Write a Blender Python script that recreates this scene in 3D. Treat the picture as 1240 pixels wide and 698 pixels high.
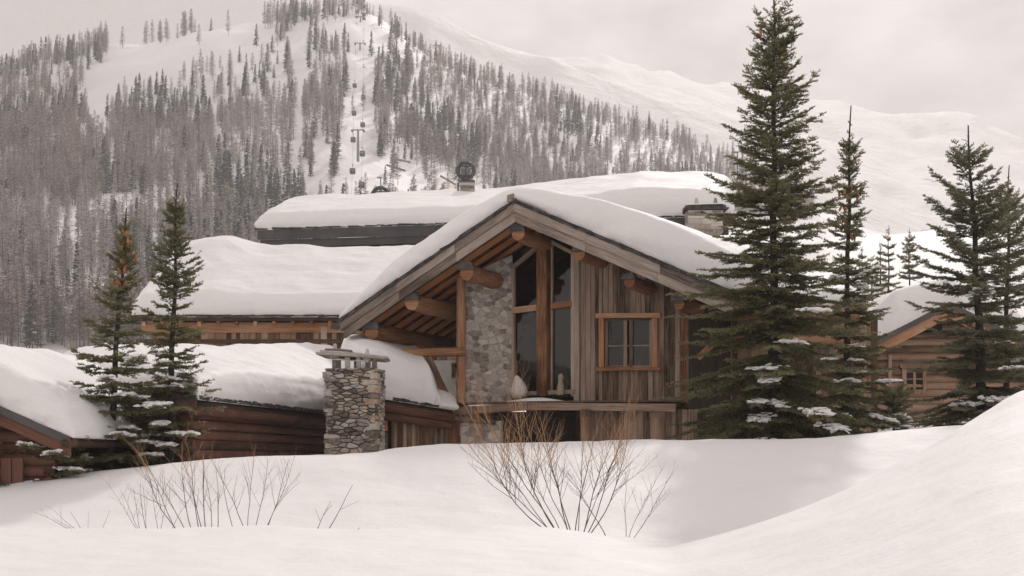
import bpy, math, random
import numpy as np
from mathutils import Vector

for o in list(bpy.data.objects):
    bpy.data.objects.remove(o)
R = math.radians
S = bpy.context.scene
COL = S.collection

# ------------------------------------------------------------------ camera
F = 2000.0      # focal length in photograph pixels
HZ = 565.0      # eye level in the photograph
EZ = 1.7        # eye height
cd = bpy.data.cameras.new('camera')
cam = bpy.data.objects.new('camera', cd)
COL.objects.link(cam)
cam.location = (0, 0, EZ)
cam.rotation_euler = (R(90), 0, 0)
cd.sensor_width = 36.0
cd.lens = 36.0 * F / 1240.0
cd.shift_y = (HZ - 349.0) / 1240.0
cd.clip_start = 0.1
cd.clip_end = 12000
S.camera = cam

# ------------------------------------------------------------------ light
SUN_EL, SUN_AZ = 34.0, 13.0       # behind the houses, a little to the right
sd = bpy.data.lights.new('sun', 'SUN')
sd.energy = 2.1
sd.angle = R(3.0)
sd.color = (1.0, 0.955, 0.925)
sun = bpy.data.objects.new('sun', sd)
COL.objects.link(sun)
sv = Vector((math.sin(R(SUN_AZ)) * math.cos(R(SUN_EL)), math.cos(R(SUN_AZ)) * math.cos(R(SUN_EL)), math.sin(R(SUN_EL))))
sun.rotation_euler = sv.to_track_quat('Z', 'Y').to_euler()
sun.location = (20, 80, 80)

world = bpy.data.worlds.new('World')
S.world = world
world.use_nodes = True
wt = world.node_tree
for n in list(wt.nodes):
    wt.nodes.remove(n)
wo = wt.nodes.new('ShaderNodeOutputWorld')
bg = wt.nodes.new('ShaderNodeBackground')
bg.inputs['Strength'].default_value = 0.1
sky = wt.nodes.new('ShaderNodeTexSky')
sky.sky_type = 'NISHITA'
sky.sun_disc = False
sky.sun_elevation = R(SUN_EL)
sky.sun_rotation = R(SUN_AZ)
sky.air_density = 1.0
sky.dust_density = 2.0
tc = wt.nodes.new('ShaderNodeTexCoord')
mp = wt.nodes.new('ShaderNodeMapping')
mp.inputs['Scale'].default_value = (2.2, 2.2, 5.0)
mp.inputs['Location'].default_value = (0.35, 0.0, 0.1)
nz = wt.nodes.new('ShaderNodeTexNoise')
nz.inputs['Scale'].default_value = 2.9
nz.inputs['Detail'].default_value = 7
nz.inputs['Roughness'].default_value = 0.5
rp = wt.nodes.new('ShaderNodeValToRGB')
rp.color_ramp.elements[0].position = 0.40
rp.color_ramp.elements[0].color = (4.9, 4.56, 4.46, 1)
rp.color_ramp.elements[1].position = 0.60
rp.color_ramp.elements[1].color = (9.3, 8.7, 8.5, 1)
hole = wt.nodes.new('ShaderNodeValToRGB')
hole.color_ramp.elements[0].position = 0.64
hole.color_ramp.elements[1].position = 0.74
nz2 = wt.nodes.new('ShaderNodeTexNoise')
nz2.inputs['Scale'].default_value = 1.6
nz2.inputs['Detail'].default_value = 5
mx = wt.nodes.new('ShaderNodeMix')
mx.data_type = 'RGBA'
L = wt.links.new
L(tc.outputs['Generated'], mp.inputs['Vector'])
L(mp.outputs['Vector'], nz.inputs['Vector'])
L(mp.outputs['Vector'], nz2.inputs['Vector'])
L(nz.outputs['Fac'], rp.inputs['Fac'])
L(nz2.outputs['Fac'], hole.inputs['Fac'])
L(hole.outputs['Color'], mx.inputs['Factor'])
L(rp.outputs['Color'], mx.inputs[6])
L(sky.outputs['Color'], mx.inputs[7])
L(mx.outputs[2], bg.inputs['Color'])
L(bg.outputs['Background'], wo.inputs['Surface'])

S.view_settings.view_transform = 'Standard'
S.view_settings.look = 'None'
S.view_settings.exposure = 0.0
S.view_settings.gamma = 1.0
S.view_settings.use_curve_mapping = False
S.render.engine = 'CYCLES'
S.cycles.use_denoising = True
S.cycles.max_bounces = 8
S.cycles.diffuse_bounces = 5
S.cycles.volume_bounces = 2
S.cycles.transparent_max_bounces = 12
S.cycles.sample_clamp_indirect = 8.0

rng = np.random.default_rng(11)
rnd = random.Random(5)

# ------------------------------------------------------------------ helpers
def P(px, py, Y):
    """world point seen at photograph pixel (px, py) at distance Y"""
    return Vector(((px - 620.0) / F * Y, Y, EZ + (HZ - py) / F * Y))

def XP(px, Y):
    return (px - 620.0) / F * Y

def ZP(py, Y):
    return EZ + (HZ - py) / F * Y

def on_plane(px, py, A, B):
    """pixel ray meets the upright plane through plan points A, B"""
    k = (px - 620.0) / F
    ax, ay = A[0], A[1]
    dx, dy = B[0] - A[0], B[1] - A[1]
    t = (k * ay - ax) / (dx - k * dy)
    Y = ay + t * dy
    return Vector((ax + t * dx, Y, ZP(py, Y)))

def _h(ix, iy, iz, seed):
    with np.errstate(over='ignore'):
        n = (ix.astype(np.int64) * 374761393 + iy.astype(np.int64) * 668265263 + iz.astype(np.int64) * 2147483647 + seed * 1274126177)
        n = (n ^ (n >> 13)) * 1274126177
        n = n ^ (n >> 16)
    return (n & 0xFFFF).astype(np.float64) / 65535.0

def vnoise(p, scale=1.0, seed=0):
    """value noise in -1..1 for an (n,3) array"""
    q = np.asarray(p, dtype=np.float64) * scale
    i = np.floor(q).astype(np.int64)
    f = q - i
    f = f * f * (3 - 2 * f)
    r = 0
    for dx in (0, 1):
        for dy in (0, 1):
            for dz in (0, 1):
                w = (f[:, 0] if dx else 1 - f[:, 0]) * (f[:, 1] if dy else 1 - f[:, 1]) * (f[:, 2] if dz else 1 - f[:, 2])
                r = r + w * _h(i[:, 0] + dx, i[:, 1] + dy, i[:, 2] + dz, seed)
    return r * 2 - 1

def fnoise(p, scale=1.0, oct=4, seed=0, gain=0.5):
    r = 0
    a = 1.0
    for k in range(oct):
        r = r + a * vnoise(p, scale * 2 ** k, seed + 17 * k)
        a *= gain
    return r

def herm(xk, yk, x):
    """smooth monotone interpolation; yk may be (k,) or (k,n)"""
    xk = np.asarray(xk, float)
    yk = np.asarray(yk, float)
    x = np.clip(np.asarray(x, float), xk[0], xk[-1])
    h = np.diff(xk)
    d = np.diff(yk, axis=0) / (h if yk.ndim == 1 else h[:, None])
    m = np.zeros_like(yk)
    m[0] = d[0]
    m[-1] = d[-1]
    a, b = d[:-1], d[1:]
    s = np.where(a * b > 0, 2 * a * b / (a + b + 1e-12 * np.sign(a + b) + 1e-30), 0)
    m[1:-1] = 0.5 * s + 0.5 * np.where(a * b > 0, 0.5 * (a + b), 0.25 * (a + b))
    i = np.clip(np.searchsorted(xk, x, side='right') - 1, 0, len(xk) - 2)
    t = (x - xk[i]) / h[i]
    hh = h[i]
    if yk.ndim > 1:
        t = t[:, None]
        hh = hh[:, None]
    return ((2 * t ** 3 - 3 * t ** 2 + 1) * yk[i] + (t ** 3 - 2 * t ** 2 + t) * hh * m[i]
            + (-2 * t ** 3 + 3 * t ** 2) * yk[i + 1] + (t ** 3 - t ** 2) * hh * m[i + 1])

ORG = {}

def tag(o, label=None, cat=None, group=None, kind=None):
    if label:
        o['label'] = label
    if cat:
        o['category'] = cat
    if group:
        o['group'] = group
    if kind:
        o['kind'] = kind
    return o

def thing(name, label, cat, loc, group=None):
    o = bpy.data.objects.new(name, None)
    o.empty_display_size = 0.2
    COL.objects.link(o)
    o.location = loc
    ORG[o] = Vector(loc)
    return tag(o, label, cat, group)

def np_mesh(name, verts, tris=None, quads=None, mats=(), midx=None, smooth=False, uv=None):
    """fast mesh from arrays; midx per face (tris first, then quads); uv per vertex (n,2)"""
    me = bpy.data.meshes.new(name)
    verts = np.asarray(verts, np.float32)
    parts, tot, st = [], [], 0
    nt = 0 if tris is None else len(tris)
    nq = 0 if quads is None else len(quads)
    loops = []
    if nt:
        loops.append(np.asarray(tris, np.int32).ravel())
    if nq:
        loops.append(np.asarray(quads, np.int32).ravel())
    loops = np.concatenate(loops)
    starts = np.concatenate([np.arange(nt) * 3, nt * 3 + np.arange(nq) * 4]).astype(np.int32)
    totals = np.concatenate([np.full(nt, 3), np.full(nq, 4)]).astype(np.int32)
    me.vertices.add(len(verts))
    me.vertices.foreach_set('co', verts.ravel())
    me.loops.add(len(loops))
    me.loops.foreach_set('vertex_index', loops)
    me.polygons.add(nt + nq)
    me.polygons.foreach_set('loop_start', starts)
    me.polygons.foreach_set('loop_total', totals)
    for m in mats:
        me.materials.append(m)
    if midx is not None:
        me.polygons.foreach_set('material_index', np.asarray(midx, np.int32))
    if smooth:
        me.polygons.foreach_set('use_smooth', np.ones(nt + nq, dtype=bool))
    if uv is not None:
        l = me.uv_layers.new(name='UVMap')
        l.data.foreach_set('uv', np.asarray(uv, np.float32)[loops].ravel())
    me.update(calc_edges=True)
    return me

def link(name, me, parent=None, loc=(0, 0, 0)):
    o = bpy.data.objects.new(name, me)
    COL.objects.link(o)
    if parent is not None:
        o.parent = parent
    o.location = loc
    return o

class MB:
    def __init__(s):
        s.v, s.f, s.uv, s.m, s.sm = [], [], [], [], []
    def face(s, pts, uvs=None, m=0, smooth=False):
        i = len(s.v)
        s.v += [tuple(p) for p in pts]
        s.f.append(tuple(range(i, i + len(pts))))
        s.uv += list(uvs) if uvs else [(0, 5)] * len(pts)
        s.m.append(m)
        s.sm.append(smooth)
    def hexa(s, c, m=0, k=None):
        """c: 8 corners, 0-3 one end ring, 4-7 the other; grain runs from ring to ring"""
        k = rnd.randrange(900) if k is None else k
        c = [Vector(p) for p in c]
        Ln = (c[4] - c[0]).length
        w = [(c[(j + 1) % 4] - c[j]).length for j in range(4)]
        u0 = rnd.random() * 20
        acc = 1.0
        for j in range(4):
            a, b = j, (j + 1) % 4
            v0, v1 = k * 10 + acc, k * 10 + acc + w[j]
            acc += w[j]
            s.face([c[a], c[a + 4], c[b + 4], c[b]], [(u0, v0), (u0 + Ln, v0), (u0 + Ln, v1), (u0, v1)], m)
        e = k * 10 + 2
        s.face([c[0], c[1], c[2], c[3]], [(u0, e), (u0 + .01, e), (u0 + .01, e + .1), (u0, e + .1)], m)
        s.face([c[7], c[6], c[5], c[4]], [(u0, e), (u0 + .01, e), (u0 + .01, e + .1), (u0, e + .1)], m)
    def beam(s, p0, p1, w, h, up=Vector((0, 0, 1)), m=0, jit=0.0):
        p0, p1 = Vector(p0), Vector(p1)
        d = (p1 - p0).normalized()
        side = d.cross(Vector(up)).normalized()
        u = side.cross(d).normalized()
        c = []
        for p in (p0, p1):
            for a, b in ((-1, -1), (1, -1), (1, 1), (-1, 1)):
                q = p + side * (a * w / 2) + u * (b * h / 2)
                if jit:
                    q += Vector((rnd.uniform(-jit, jit), rnd.uniform(-jit, jit), rnd.uniform(-jit, jit)))
                c.append(q)
        s.hexa(c, m)
    def box(s, lo, hi, m=0):
        x0, y0, z0 = lo
        x1, y1, z1 = hi
        s.hexa([(x0, y0, z0), (x1, y0, z0), (x1, y1, z0), (x0, y1, z0), (x0, y0, z1), (x1, y0, z1), (x1, y1, z1), (x0, y1, z1)], m)
    def prism(s, poly, vec, m=0):
        """polygon (list of points) extruded by vec; grain along the polygon's first edge"""
        poly = [Vector(p) for p in poly]
        vec = Vector(vec)
        k = rnd.randrange(900)
        ax = (poly[1] - poly[0]).normalized()
        nrm = vec.normalized()
        ay = nrm.cross(ax)
        u0 = rnd.random() * 20
        uv = [(u0 + (p - poly[0]).dot(ax), k * 10 + 5 + (p - poly[0]).dot(ay)) for p in poly]
        s.face(poly, uv, m)
        s.face([p + vec for p in reversed(poly)], list(reversed(uv)), m)
        n = len(poly)
        for j in range(n):
            a, b = poly[j], poly[(j + 1) % n]
            l = (b - a).length
            t = vec.length
            s.face([a, a + vec, b + vec, b], [(u0, k * 10 + 3), (u0, k * 10 + 3 + t), (u0 + l, k * 10 + 3 + t), (u0 + l, k * 10 + 3)], m)
    def tube(s, pts, rad, n=8, cap=True, m=0, smooth=True, wob=0.0, mcap=None):
        pts = [Vector(p) for p in pts]
        k = rnd.randrange(900)
        rings = []
        u = rnd.random() * 20
        us = []
        ref = None
        for i, p in enumerate(pts):
            d = (pts[min(i + 1, len(pts) - 1)] - pts[max(i - 1, 0)]).normalized()
            if ref is None:
                ref = d.orthogonal().normalized()
            ref = (ref - d * ref.dot(d)).normalized()
            b = d.cross(ref)
            r = rad[i] if hasattr(rad, '__len__') else rad
            rings.append([p + (ref * math.cos(2 * math.pi * j / n) + b * math.sin(2 * math.pi * j / n)) * r * (1 + wob * rnd.uniform(-1, 1)) for j in range(n)])
            if i:
                u += (p - pts[i - 1]).length
            us.append(u)
        i0 = len(s.v)
        # shared vertices so that smooth shading works; the seam repeats a vertex
        for i, rg in enumerate(rings):
            r = rad[i] if hasattr(rad, '__len__') else rad
            for j in range(n + 1):
                s.v.append(tuple(rg[j % n]))
        for i in range(len(rings) - 1):
            for j in range(n):
                a = i0 + i * (n + 1) + j
                s.f.append((a, a + 1, a + n + 2, a + n + 1))
                r = max(rad) if hasattr(rad, '__len__') else rad
                w = 2 * math.pi * r / n
                s.uv += [(us[i], k * 10 + 1 + j * w), (us[i], k * 10 + 1 + (j + 1) * w), (us[i + 1], k * 10 + 1 + (j + 1) * w), (us[i + 1], k * 10 + 1 + j * w)]
                s.m.append(m)
                s.sm.append(smooth)
        if cap:
            for rg in (list(reversed(rings[0])), rings[-1]):
                c = sum(rg, Vector()) / n
                s.face(rg, [(u + (p - c).x * .5, k * 10 + 8 + (p - c).z) for p in rg], m if mcap is None else mcap)
    def mesh(s, name, mats, off=Vector()):
        me = bpy.data.meshes.new(name)
        me.from_pydata([(a - off.x, b - off.y, c - off.z) for a, b, c in s.v], [], s.f)
        for mt in mats:
            me.materials.append(mt)
        me.polygons.foreach_set('material_index', s.m)
        me.polygons.foreach_set('use_smooth', s.sm)
        l = me.uv_layers.new(name='UVMap')
        l.data.foreach_set('uv', np.asarray(s.uv, np.float32).ravel())
        me.update()
        return me
    def build(s, name, mats, parent=None, label=None):
        if not isinstance(mats, (list, tuple)):
            mats = [mats]
        off = ORG.get(parent, Vector())
        o = link(name, s.mesh(name, mats, off), parent)
        ORG[o] = off
        if label:
            o['label'] = label
        return o

def copy_thing(o, loc):
    c = o.copy()
    COL.objects.link(c)
    c.location = loc
    for ch in o.children:
        d = ch.copy()
        COL.objects.link(d)
        d.parent = c
        for g in ch.children:
            e = g.copy()
            COL.objects.link(e)
            e.parent = d
    return c

# ------------------------------------------------------------------ materials
def mat(name):
    m = bpy.data.materials.new(name)
    m.use_nodes = True
    nt = m.node_tree
    b = nt.nodes['Principled BSDF']
    return m, nt, b

def node(nt, t, **kw):
    n = nt.nodes.new('ShaderNode' + t)
    for k, v in kw.items():
        if k in n.inputs:
            n.inputs[k].default_value = v
        else:
            setattr(n, k, v)
    return n

def ramp(nt, stops):
    r = nt.nodes.new('ShaderNodeValToRGB')
    e = r.color_ramp.elements
    while len(e) < len(stops):
        e.new(0.5)
    for x, (p, c) in zip(e, stops):
        x.position = p
        x.color = (*c, 1)
    return r

def bump(nt, b, src, strength, dist):
    bn = node(nt, 'Bump', Strength=strength, Distance=dist)
    nt.links.new(src, bn.inputs['Height'])
    nt.links.new(bn.outputs['Normal'], b.inputs['Normal'])

def wood(name, dark, mid, pale, rough=0.75, vary=0.45, bstr=0.5):
    """grain runs along U in metres; each board has its own number in V/10"""
    m, nt, b = mat(name)
    k = nt.links.new
    uv = node(nt, 'UVMap')
    mp = node(nt, 'Mapping')
    mp.inputs['Scale'].default_value = (1.3, 26, 1)
    k(uv.outputs['UV'], mp.inputs['Vector'])
    g = node(nt, 'TexNoise', Scale=1.0, Detail=6.0, Roughness=0.65)
    k(mp.outputs['Vector'], g.inputs['Vector'])
    sep = node(nt, 'SeparateXYZ')
    k(uv.outputs['UV'], sep.inputs['Vector'])
    dv = node(nt, 'Math', operation='MULTIPLY')
    dv.inputs[1].default_value = 0.1
    k(sep.outputs['Y'], dv.inputs[0])
    fl = node(nt, 'Math', operation='FLOOR')
    k(dv.outputs[0], fl.inputs[0])
    wn = node(nt, 'TexWhiteNoise', noise_dimensions='1D')
    k(fl.outputs[0], wn.inputs['W'])
    mp2 = node(nt, 'Mapping')
    mp2.inputs['Scale'].default_value = (0.5, 1.7, 1)
    k(uv.outputs['UV'], mp2.inputs['Vector'])
    bl = node(nt, 'TexNoise', Scale=1.0, Detail=4.0, Roughness=0.6)
    k(mp2.outputs['Vector'], bl.inputs['Vector'])
    # mix of grain, board tone and blotches
    a1 = node(nt, 'Math', operation='MULTIPLY_ADD')
    a1.inputs[1].default_value = 0.62
    k(g.outputs['Fac'], a1.inputs[0])
    w1 = node(nt, 'Math', operation='MULTIPLY')
    w1.inputs[1].default_value = vary
    k(wn.outputs['Value'], w1.inputs[0])
    k(w1.outputs[0], a1.inputs[2])
    a2 = node(nt, 'Math', operation='MULTIPLY_ADD')
    a2.inputs[1].default_value = 0.55
    k(bl.outputs['Fac'], a2.inputs[0])
    k(a1.outputs[0], a2.inputs[2])
    a3 = node(nt, 'Math', operation='SUBTRACT')
    a3.inputs[1].default_value = vary * 0.5 + 0.085
    k(a2.outputs[0], a3.inputs[0])
    r = ramp(nt, [(0.30, dark), (0.5, mid), (0.73, pale)])
    k(a3.outputs[0], r.inputs['Fac'])
    k(r.outputs['Color'], b.inputs['Base Color'])
    b.inputs['Roughness'].default_value = rough
    b.inputs['Specular IOR Level'].default_value = 0.25
    bump(nt, b, g.outputs['Fac'], bstr, 0.02)
    return m

def plain(name, c1, c2, scale=3.0, rough=0.7, bstr=0.25, dist=0.02, spec=0.3, metal=0.0, detail=5.0):
    m, nt, b = mat(name)
    k = nt.links.new
    t = node(nt, 'TexCoord')
    n = node(nt, 'TexNoise', Scale=scale, Detail=detail, Roughness=0.6)
    k(t.outputs['Object'], n.inputs['Vector'])
    r = ramp(nt, [(0.35, c1), (0.65, c2)])
    k(n.outputs['Fac'], r.inputs['Fac'])
    k(r.outputs['Color'], b.inputs['Base Color'])
    b.inputs['Roughness'].default_value = rough
    b.inputs['Specular IOR Level'].default_value = spec
    b.inputs['Metallic'].default_value = metal
    if bstr:
        bump(nt, b, n.outputs['Fac'], bstr, dist)
    return m

def stone(name, tones, scale=9.0):
    m, nt, b = mat(name)
    k = nt.links.new
    uv = node(nt, 'UVMap')
    sep = node(nt, 'SeparateXYZ')
    k(uv.outputs['UV'], sep.inputs['Vector'])
    dv = node(nt, 'Math', operation='MULTIPLY')
    dv.inputs[1].default_value = 0.1
    k(sep.outputs['Y'], dv.inputs[0])
    fl = node(nt, 'Math', operation='FLOOR')
    k(dv.outputs[0], fl.inputs[0])
    wn = node(nt, 'TexWhiteNoise', noise_dimensions='1D')
    k(fl.outputs[0], wn.inputs['W'])
    t = node(nt, 'TexCoord')
    n = node(nt, 'TexNoise', Scale=scale, Detail=7.0, Roughness=0.7)
    k(t.outputs['Object'], n.inputs['Vector'])
    a = node(nt, 'Math', operation='MULTIPLY_ADD')
    a.inputs[1].default_value = 0.75
    k(n.outputs['Fac'], a.inputs[0])
    w = node(nt, 'Math', operation='MULTIPLY_ADD')
    w.inputs[1].default_value = 0.75
    w.inputs[2].default_value = -0.25
    k(wn.outputs['Value'], w.inputs[0])
    k(w.outputs[0], a.inputs[2])
    st = [(0.1 + 0.8 * i / (len(tones) - 1), c) for i, c in enumerate(tones)]
    r = ramp(nt, st)
    k(a.outputs[0], r.inputs['Fac'])
    k(r.outputs['Color'], b.inputs['Base Color'])
    b.inputs['Roughness'].default_value = 0.85
    b.inputs['Specular IOR Level'].default_value = 0.2
    bump(nt, b, n.outputs['Fac'], 0.6, 0.03)
    return m

def snow_mat(name, col, bscale, bstr, bdist, rough=0.65):
    m, nt, b = mat(name)
    k = nt.links.new
    t = node(nt, 'TexCoord')
    n = node(nt, 'TexNoise', Scale=bscale, Detail=6.0, Roughness=0.55)
    k(t.outputs['Object'], n.inputs['Vector'])
    mp = node(nt, 'Mapping')
    mp.inputs['Scale'].default_value = (1.0, 1.8, 1.0)
    mp.inputs['Rotation'].default_value = (0, 0, 0.6)
    k(t.outputs['Object'], mp.inputs['Vector'])
    f = node(nt, 'TexNoise', Scale=bscale * 7.0, Detail=5.0, Roughness=0.7)
    k(mp.outputs['Vector'], f.inputs['Vector'])
    h = node(nt, 'Math', operation='MULTIPLY_ADD')
    h.inputs[1].default_value = 0.22
    k(f.outputs['Fac'], h.inputs[0])
    k(n.outputs['Fac'], h.inputs[2])
    b.inputs['Base Color'].default_value = (*col, 1)
    b.inputs['Roughness'].default_value = rough
    b.inputs['Specular IOR Level'].default_value = 0.2
    bump(nt, b, h.outputs[0], bstr, bdist)
    return m

SNOWC = (0.875, 0.855, 0.845)
M = {}
M['snow'] = snow_mat('fresh snow', SNOWC, 1.8, 0.5, 0.10)
M['roof_snow'] = snow_mat('roof snow', SNOWC, 2.2, 0.5, 0.09)
M['grey_wood'] = wood('weathered grey wood', (0.07, 0.052, 0.042), (0.285, 0.225, 0.185), (0.50, 0.42, 0.365), vary=0.25, bstr=1.0)
M['purlin'] = wood('old purlin wood', (0.07, 0.03, 0.015), (0.33, 0.155, 0.075), (0.52, 0.32, 0.195), vary=0.3, bstr=1.0)
M['board'] = wood('old brown boards', (0.04, 0.023, 0.015), (0.235, 0.155, 0.11), (0.44, 0.34, 0.275), vary=0.24, bstr=.9)
M['orange_wood'] = wood('orange larch wood', (0.10, 0.045, 0.022), (0.42, 0.205, 0.105), (0.60, 0.41, 0.275), vary=0.25, bstr=.8)
M['rafter_wood'] = wood('rafter wood', (0.17, 0.06, 0.022), (0.55, 0.21, 0.08), (0.68, 0.34, 0.165), vary=0.35)
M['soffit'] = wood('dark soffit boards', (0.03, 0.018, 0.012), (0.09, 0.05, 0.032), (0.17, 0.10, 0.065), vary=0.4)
M['log'] = wood('brown logs', (0.045, 0.02, 0.014), (0.145, 0.064, 0.043), (0.23, 0.115, 0.082), vary=0.25)
M['tan_board'] = wood('tan boards', (0.08, 0.046, 0.03), (0.29, 0.18, 0.115), (0.46, 0.335, 0.24), vary=0.45)
M['pale_frame'] = wood('pale frame wood', (0.25, 0.17, 0.11), (0.48, 0.37, 0.28), (0.62, 0.52, 0.43), vary=0.2)
M['honey_log'] = wood('honey logs', (0.12, 0.07, 0.045), (0.32, 0.20, 0.13), (0.46, 0.33, 0.24), vary=0.3)
M['slate'] = plain('dark slate', (0.03, 0.028, 0.028), (0.11, 0.10, 0.097), 6.0, 0.6)
M['metal'] = plain('grey sheet metal', (0.075, 0.07, 0.07), (0.11, 0.105, 0.104), 1.2, 0.5, 0.05)
M['stone'] = stone('chimney stone', [(0.09, 0.075, 0.062), (0.23, 0.195, 0.165), (0.40, 0.36, 0.32), (0.56, 0.51, 0.46), (0.36, 0.24, 0.15)])
M['rubble'] = stone('pillar stone', [(0.19, 0.165, 0.145), (0.42, 0.373, 0.332), (0.56, 0.51, 0.462), (0.72, 0.675, 0.625)])
M['joint'] = plain('dark joints', (0.035, 0.03, 0.027), (0.08, 0.07, 0.06), 8.0, 0.9)
M['mortar'] = plain('pale mortar', (0.48, 0.435, 0.39), (0.60, 0.555, 0.51), 7.0, 0.9)
M['bark'] = plain('spruce bark', (0.022, 0.018, 0.015), (0.075, 0.062, 0.053), 14.0, 0.9, 0.6, 0.03)
M['twig'] = plain('bare twigs', (0.09, 0.062, 0.048), (0.2, 0.15, 0.12), 9.0, 0.75, 0.2)
M['orange_twig'] = plain('orange twigs', (0.27, 0.145, 0.075), (0.47, 0.29, 0.165), 9.0, 0.7, 0.1)
M['cone'] = plain('spruce cones', (0.26, 0.10, 0.035), (0.50, 0.235, 0.095), 20.0, 0.7, 0.4)
M['dark_metal'] = plain('dark lift metal', (0.03, 0.03, 0.033), (0.07, 0.07, 0.072), 4.0, 0.45, 0.0)
M['steel'] = plain('galvanised steel', (0.16, 0.16, 0.165), (0.28, 0.28, 0.285), 2.0, 0.5, 0.0)
M['plaster'] = plain('pale plaster', (0.55, 0.53, 0.50), (0.66, 0.64, 0.61), 2.0, 0.9, 0.1)
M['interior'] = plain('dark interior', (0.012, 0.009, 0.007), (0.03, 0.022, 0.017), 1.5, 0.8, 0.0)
M['curtain'] = plain('linen curtain', (0.28, 0.2, 0.14), (0.4, 0.3, 0.22), 3.0, 0.9, 0.0)
M['figure'] = plain('white plush', (0.72, 0.69, 0.66), (0.84, 0.81, 0.78), 12.0, 0.9, 0.4)
M['beige'] = plain('beige carving', (0.32, 0.26, 0.19), (0.45, 0.38, 0.29), 12.0, 0.8, 0.3)
M['rock'] = plain('grey rock', (0.07, 0.063, 0.058), (0.2, 0.185, 0.17), 3.0, 0.9, 0.6, 0.1)
M['larch_trunk'] = plain('larch trunks', (0.05, 0.041, 0.037), (0.11, 0.09, 0.082), 0.05, 0.9, 0.0)
M['larch_twig'] = plain('bare larch twigs', (0.16, 0.128, 0.115), (0.31, 0.255, 0.235), 0.035, 0.9, 0.0)
M['larch_frost'] = plain('frosted larch twigs', (0.38, 0.345, 0.33), (0.55, 0.52, 0.505), 0.035, 0.9, 0.0)
M['larch_brown'] = plain('brown larch twigs', (0.17, 0.115, 0.09), (0.32, 0.23, 0.185), 0.035, 0.9, 0.0)
M['dark_conifer'] = plain('far conifer needles', (0.03, 0.037, 0.037), (0.065, 0.075, 0.072), 0.04, 0.9, 0.0)

def needle_mat(name, c1, c2, c3):
    m, nt, b = mat(name)
    k = nt.links.new
    uv = node(nt, 'UVMap')
    wn = node(nt, 'TexWhiteNoise', noise_dimensions='2D')
    sn = node(nt, 'SeparateXYZ')
    k(uv.outputs['UV'], sn.inputs['Vector'])
    r = ramp(nt, [(0.0, c1), (0.55, c2), (1.0, c3)])
    k(sn.outputs['X'], r.inputs['Fac'])
    k(r.outputs['Color'], b.inputs['Base Color'])
    b.inputs['Roughness'].default_value = 0.6
    b.inputs['Specular IOR Level'].default_value = 0.25
    tl = node(nt, 'BsdfTranslucent')
    k(r.outputs['Color'], tl.inputs['Color'])
    ms = node(nt, 'MixShader')
    ms.inputs[0].default_value = 0.45
    k(b.outputs[0], ms.inputs[1])
    k(tl.outputs[0], ms.inputs[2])
    k(ms.outputs[0], nt.nodes['Material Output'].inputs['Surface'])
    return m
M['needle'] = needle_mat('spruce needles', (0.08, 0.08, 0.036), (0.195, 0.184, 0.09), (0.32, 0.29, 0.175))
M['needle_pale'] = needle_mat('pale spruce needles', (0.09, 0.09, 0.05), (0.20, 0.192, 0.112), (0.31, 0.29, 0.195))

def glass_mat(name, tint, refl):
    m, nt, b = mat(name)
    nt.nodes.remove(b)
    k = nt.links.new
    out = nt.nodes['Material Output']
    tr = node(nt, 'BsdfTransparent')
    tr.inputs['Color'].default_value = (*tint, 1)
    gl = node(nt, 'BsdfGlossy', Roughness=0.02)
    gl.inputs['Color'].default_value = (0.9, 0.9, 0.9, 1)
    fr = node(nt, 'Fresnel', IOR=1.5)
    ad = node(nt, 'Math', operation='MULTIPLY_ADD')
    ad.inputs[1].default_value = 1.0
    ad.inputs[2].default_value = refl
    k(fr.outputs[0], ad.inputs[0])
    mxs = node(nt, 'MixShader')
    k(ad.outputs[0], mxs.inputs[0])
    k(tr.outputs[0], mxs.inputs[1])
    k(gl.outputs[0], mxs.inputs[2])
    # old uneven panes
    t = node(nt, 'TexCoord')
    n = node(nt, 'TexNoise', Scale=1.1, Detail=2.0)
    k(t.outputs['Object'], n.inputs['Vector'])
    bn = node(nt, 'Bump', Strength=0.12, Distance=0.05)
    k(n.outputs['Fac'], bn.inputs['Height'])
    k(bn.outputs['Normal'], gl.inputs['Normal'])
    k(mxs.outputs[0], out.inputs['Surface'])
    return m
M['glass'] = glass_mat('window glass', (0.42, 0.40, 0.38), 0.0)
M['clear_glass'] = glass_mat('cabin glass', (0.9, 0.9, 0.9), 0.0)

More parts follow.
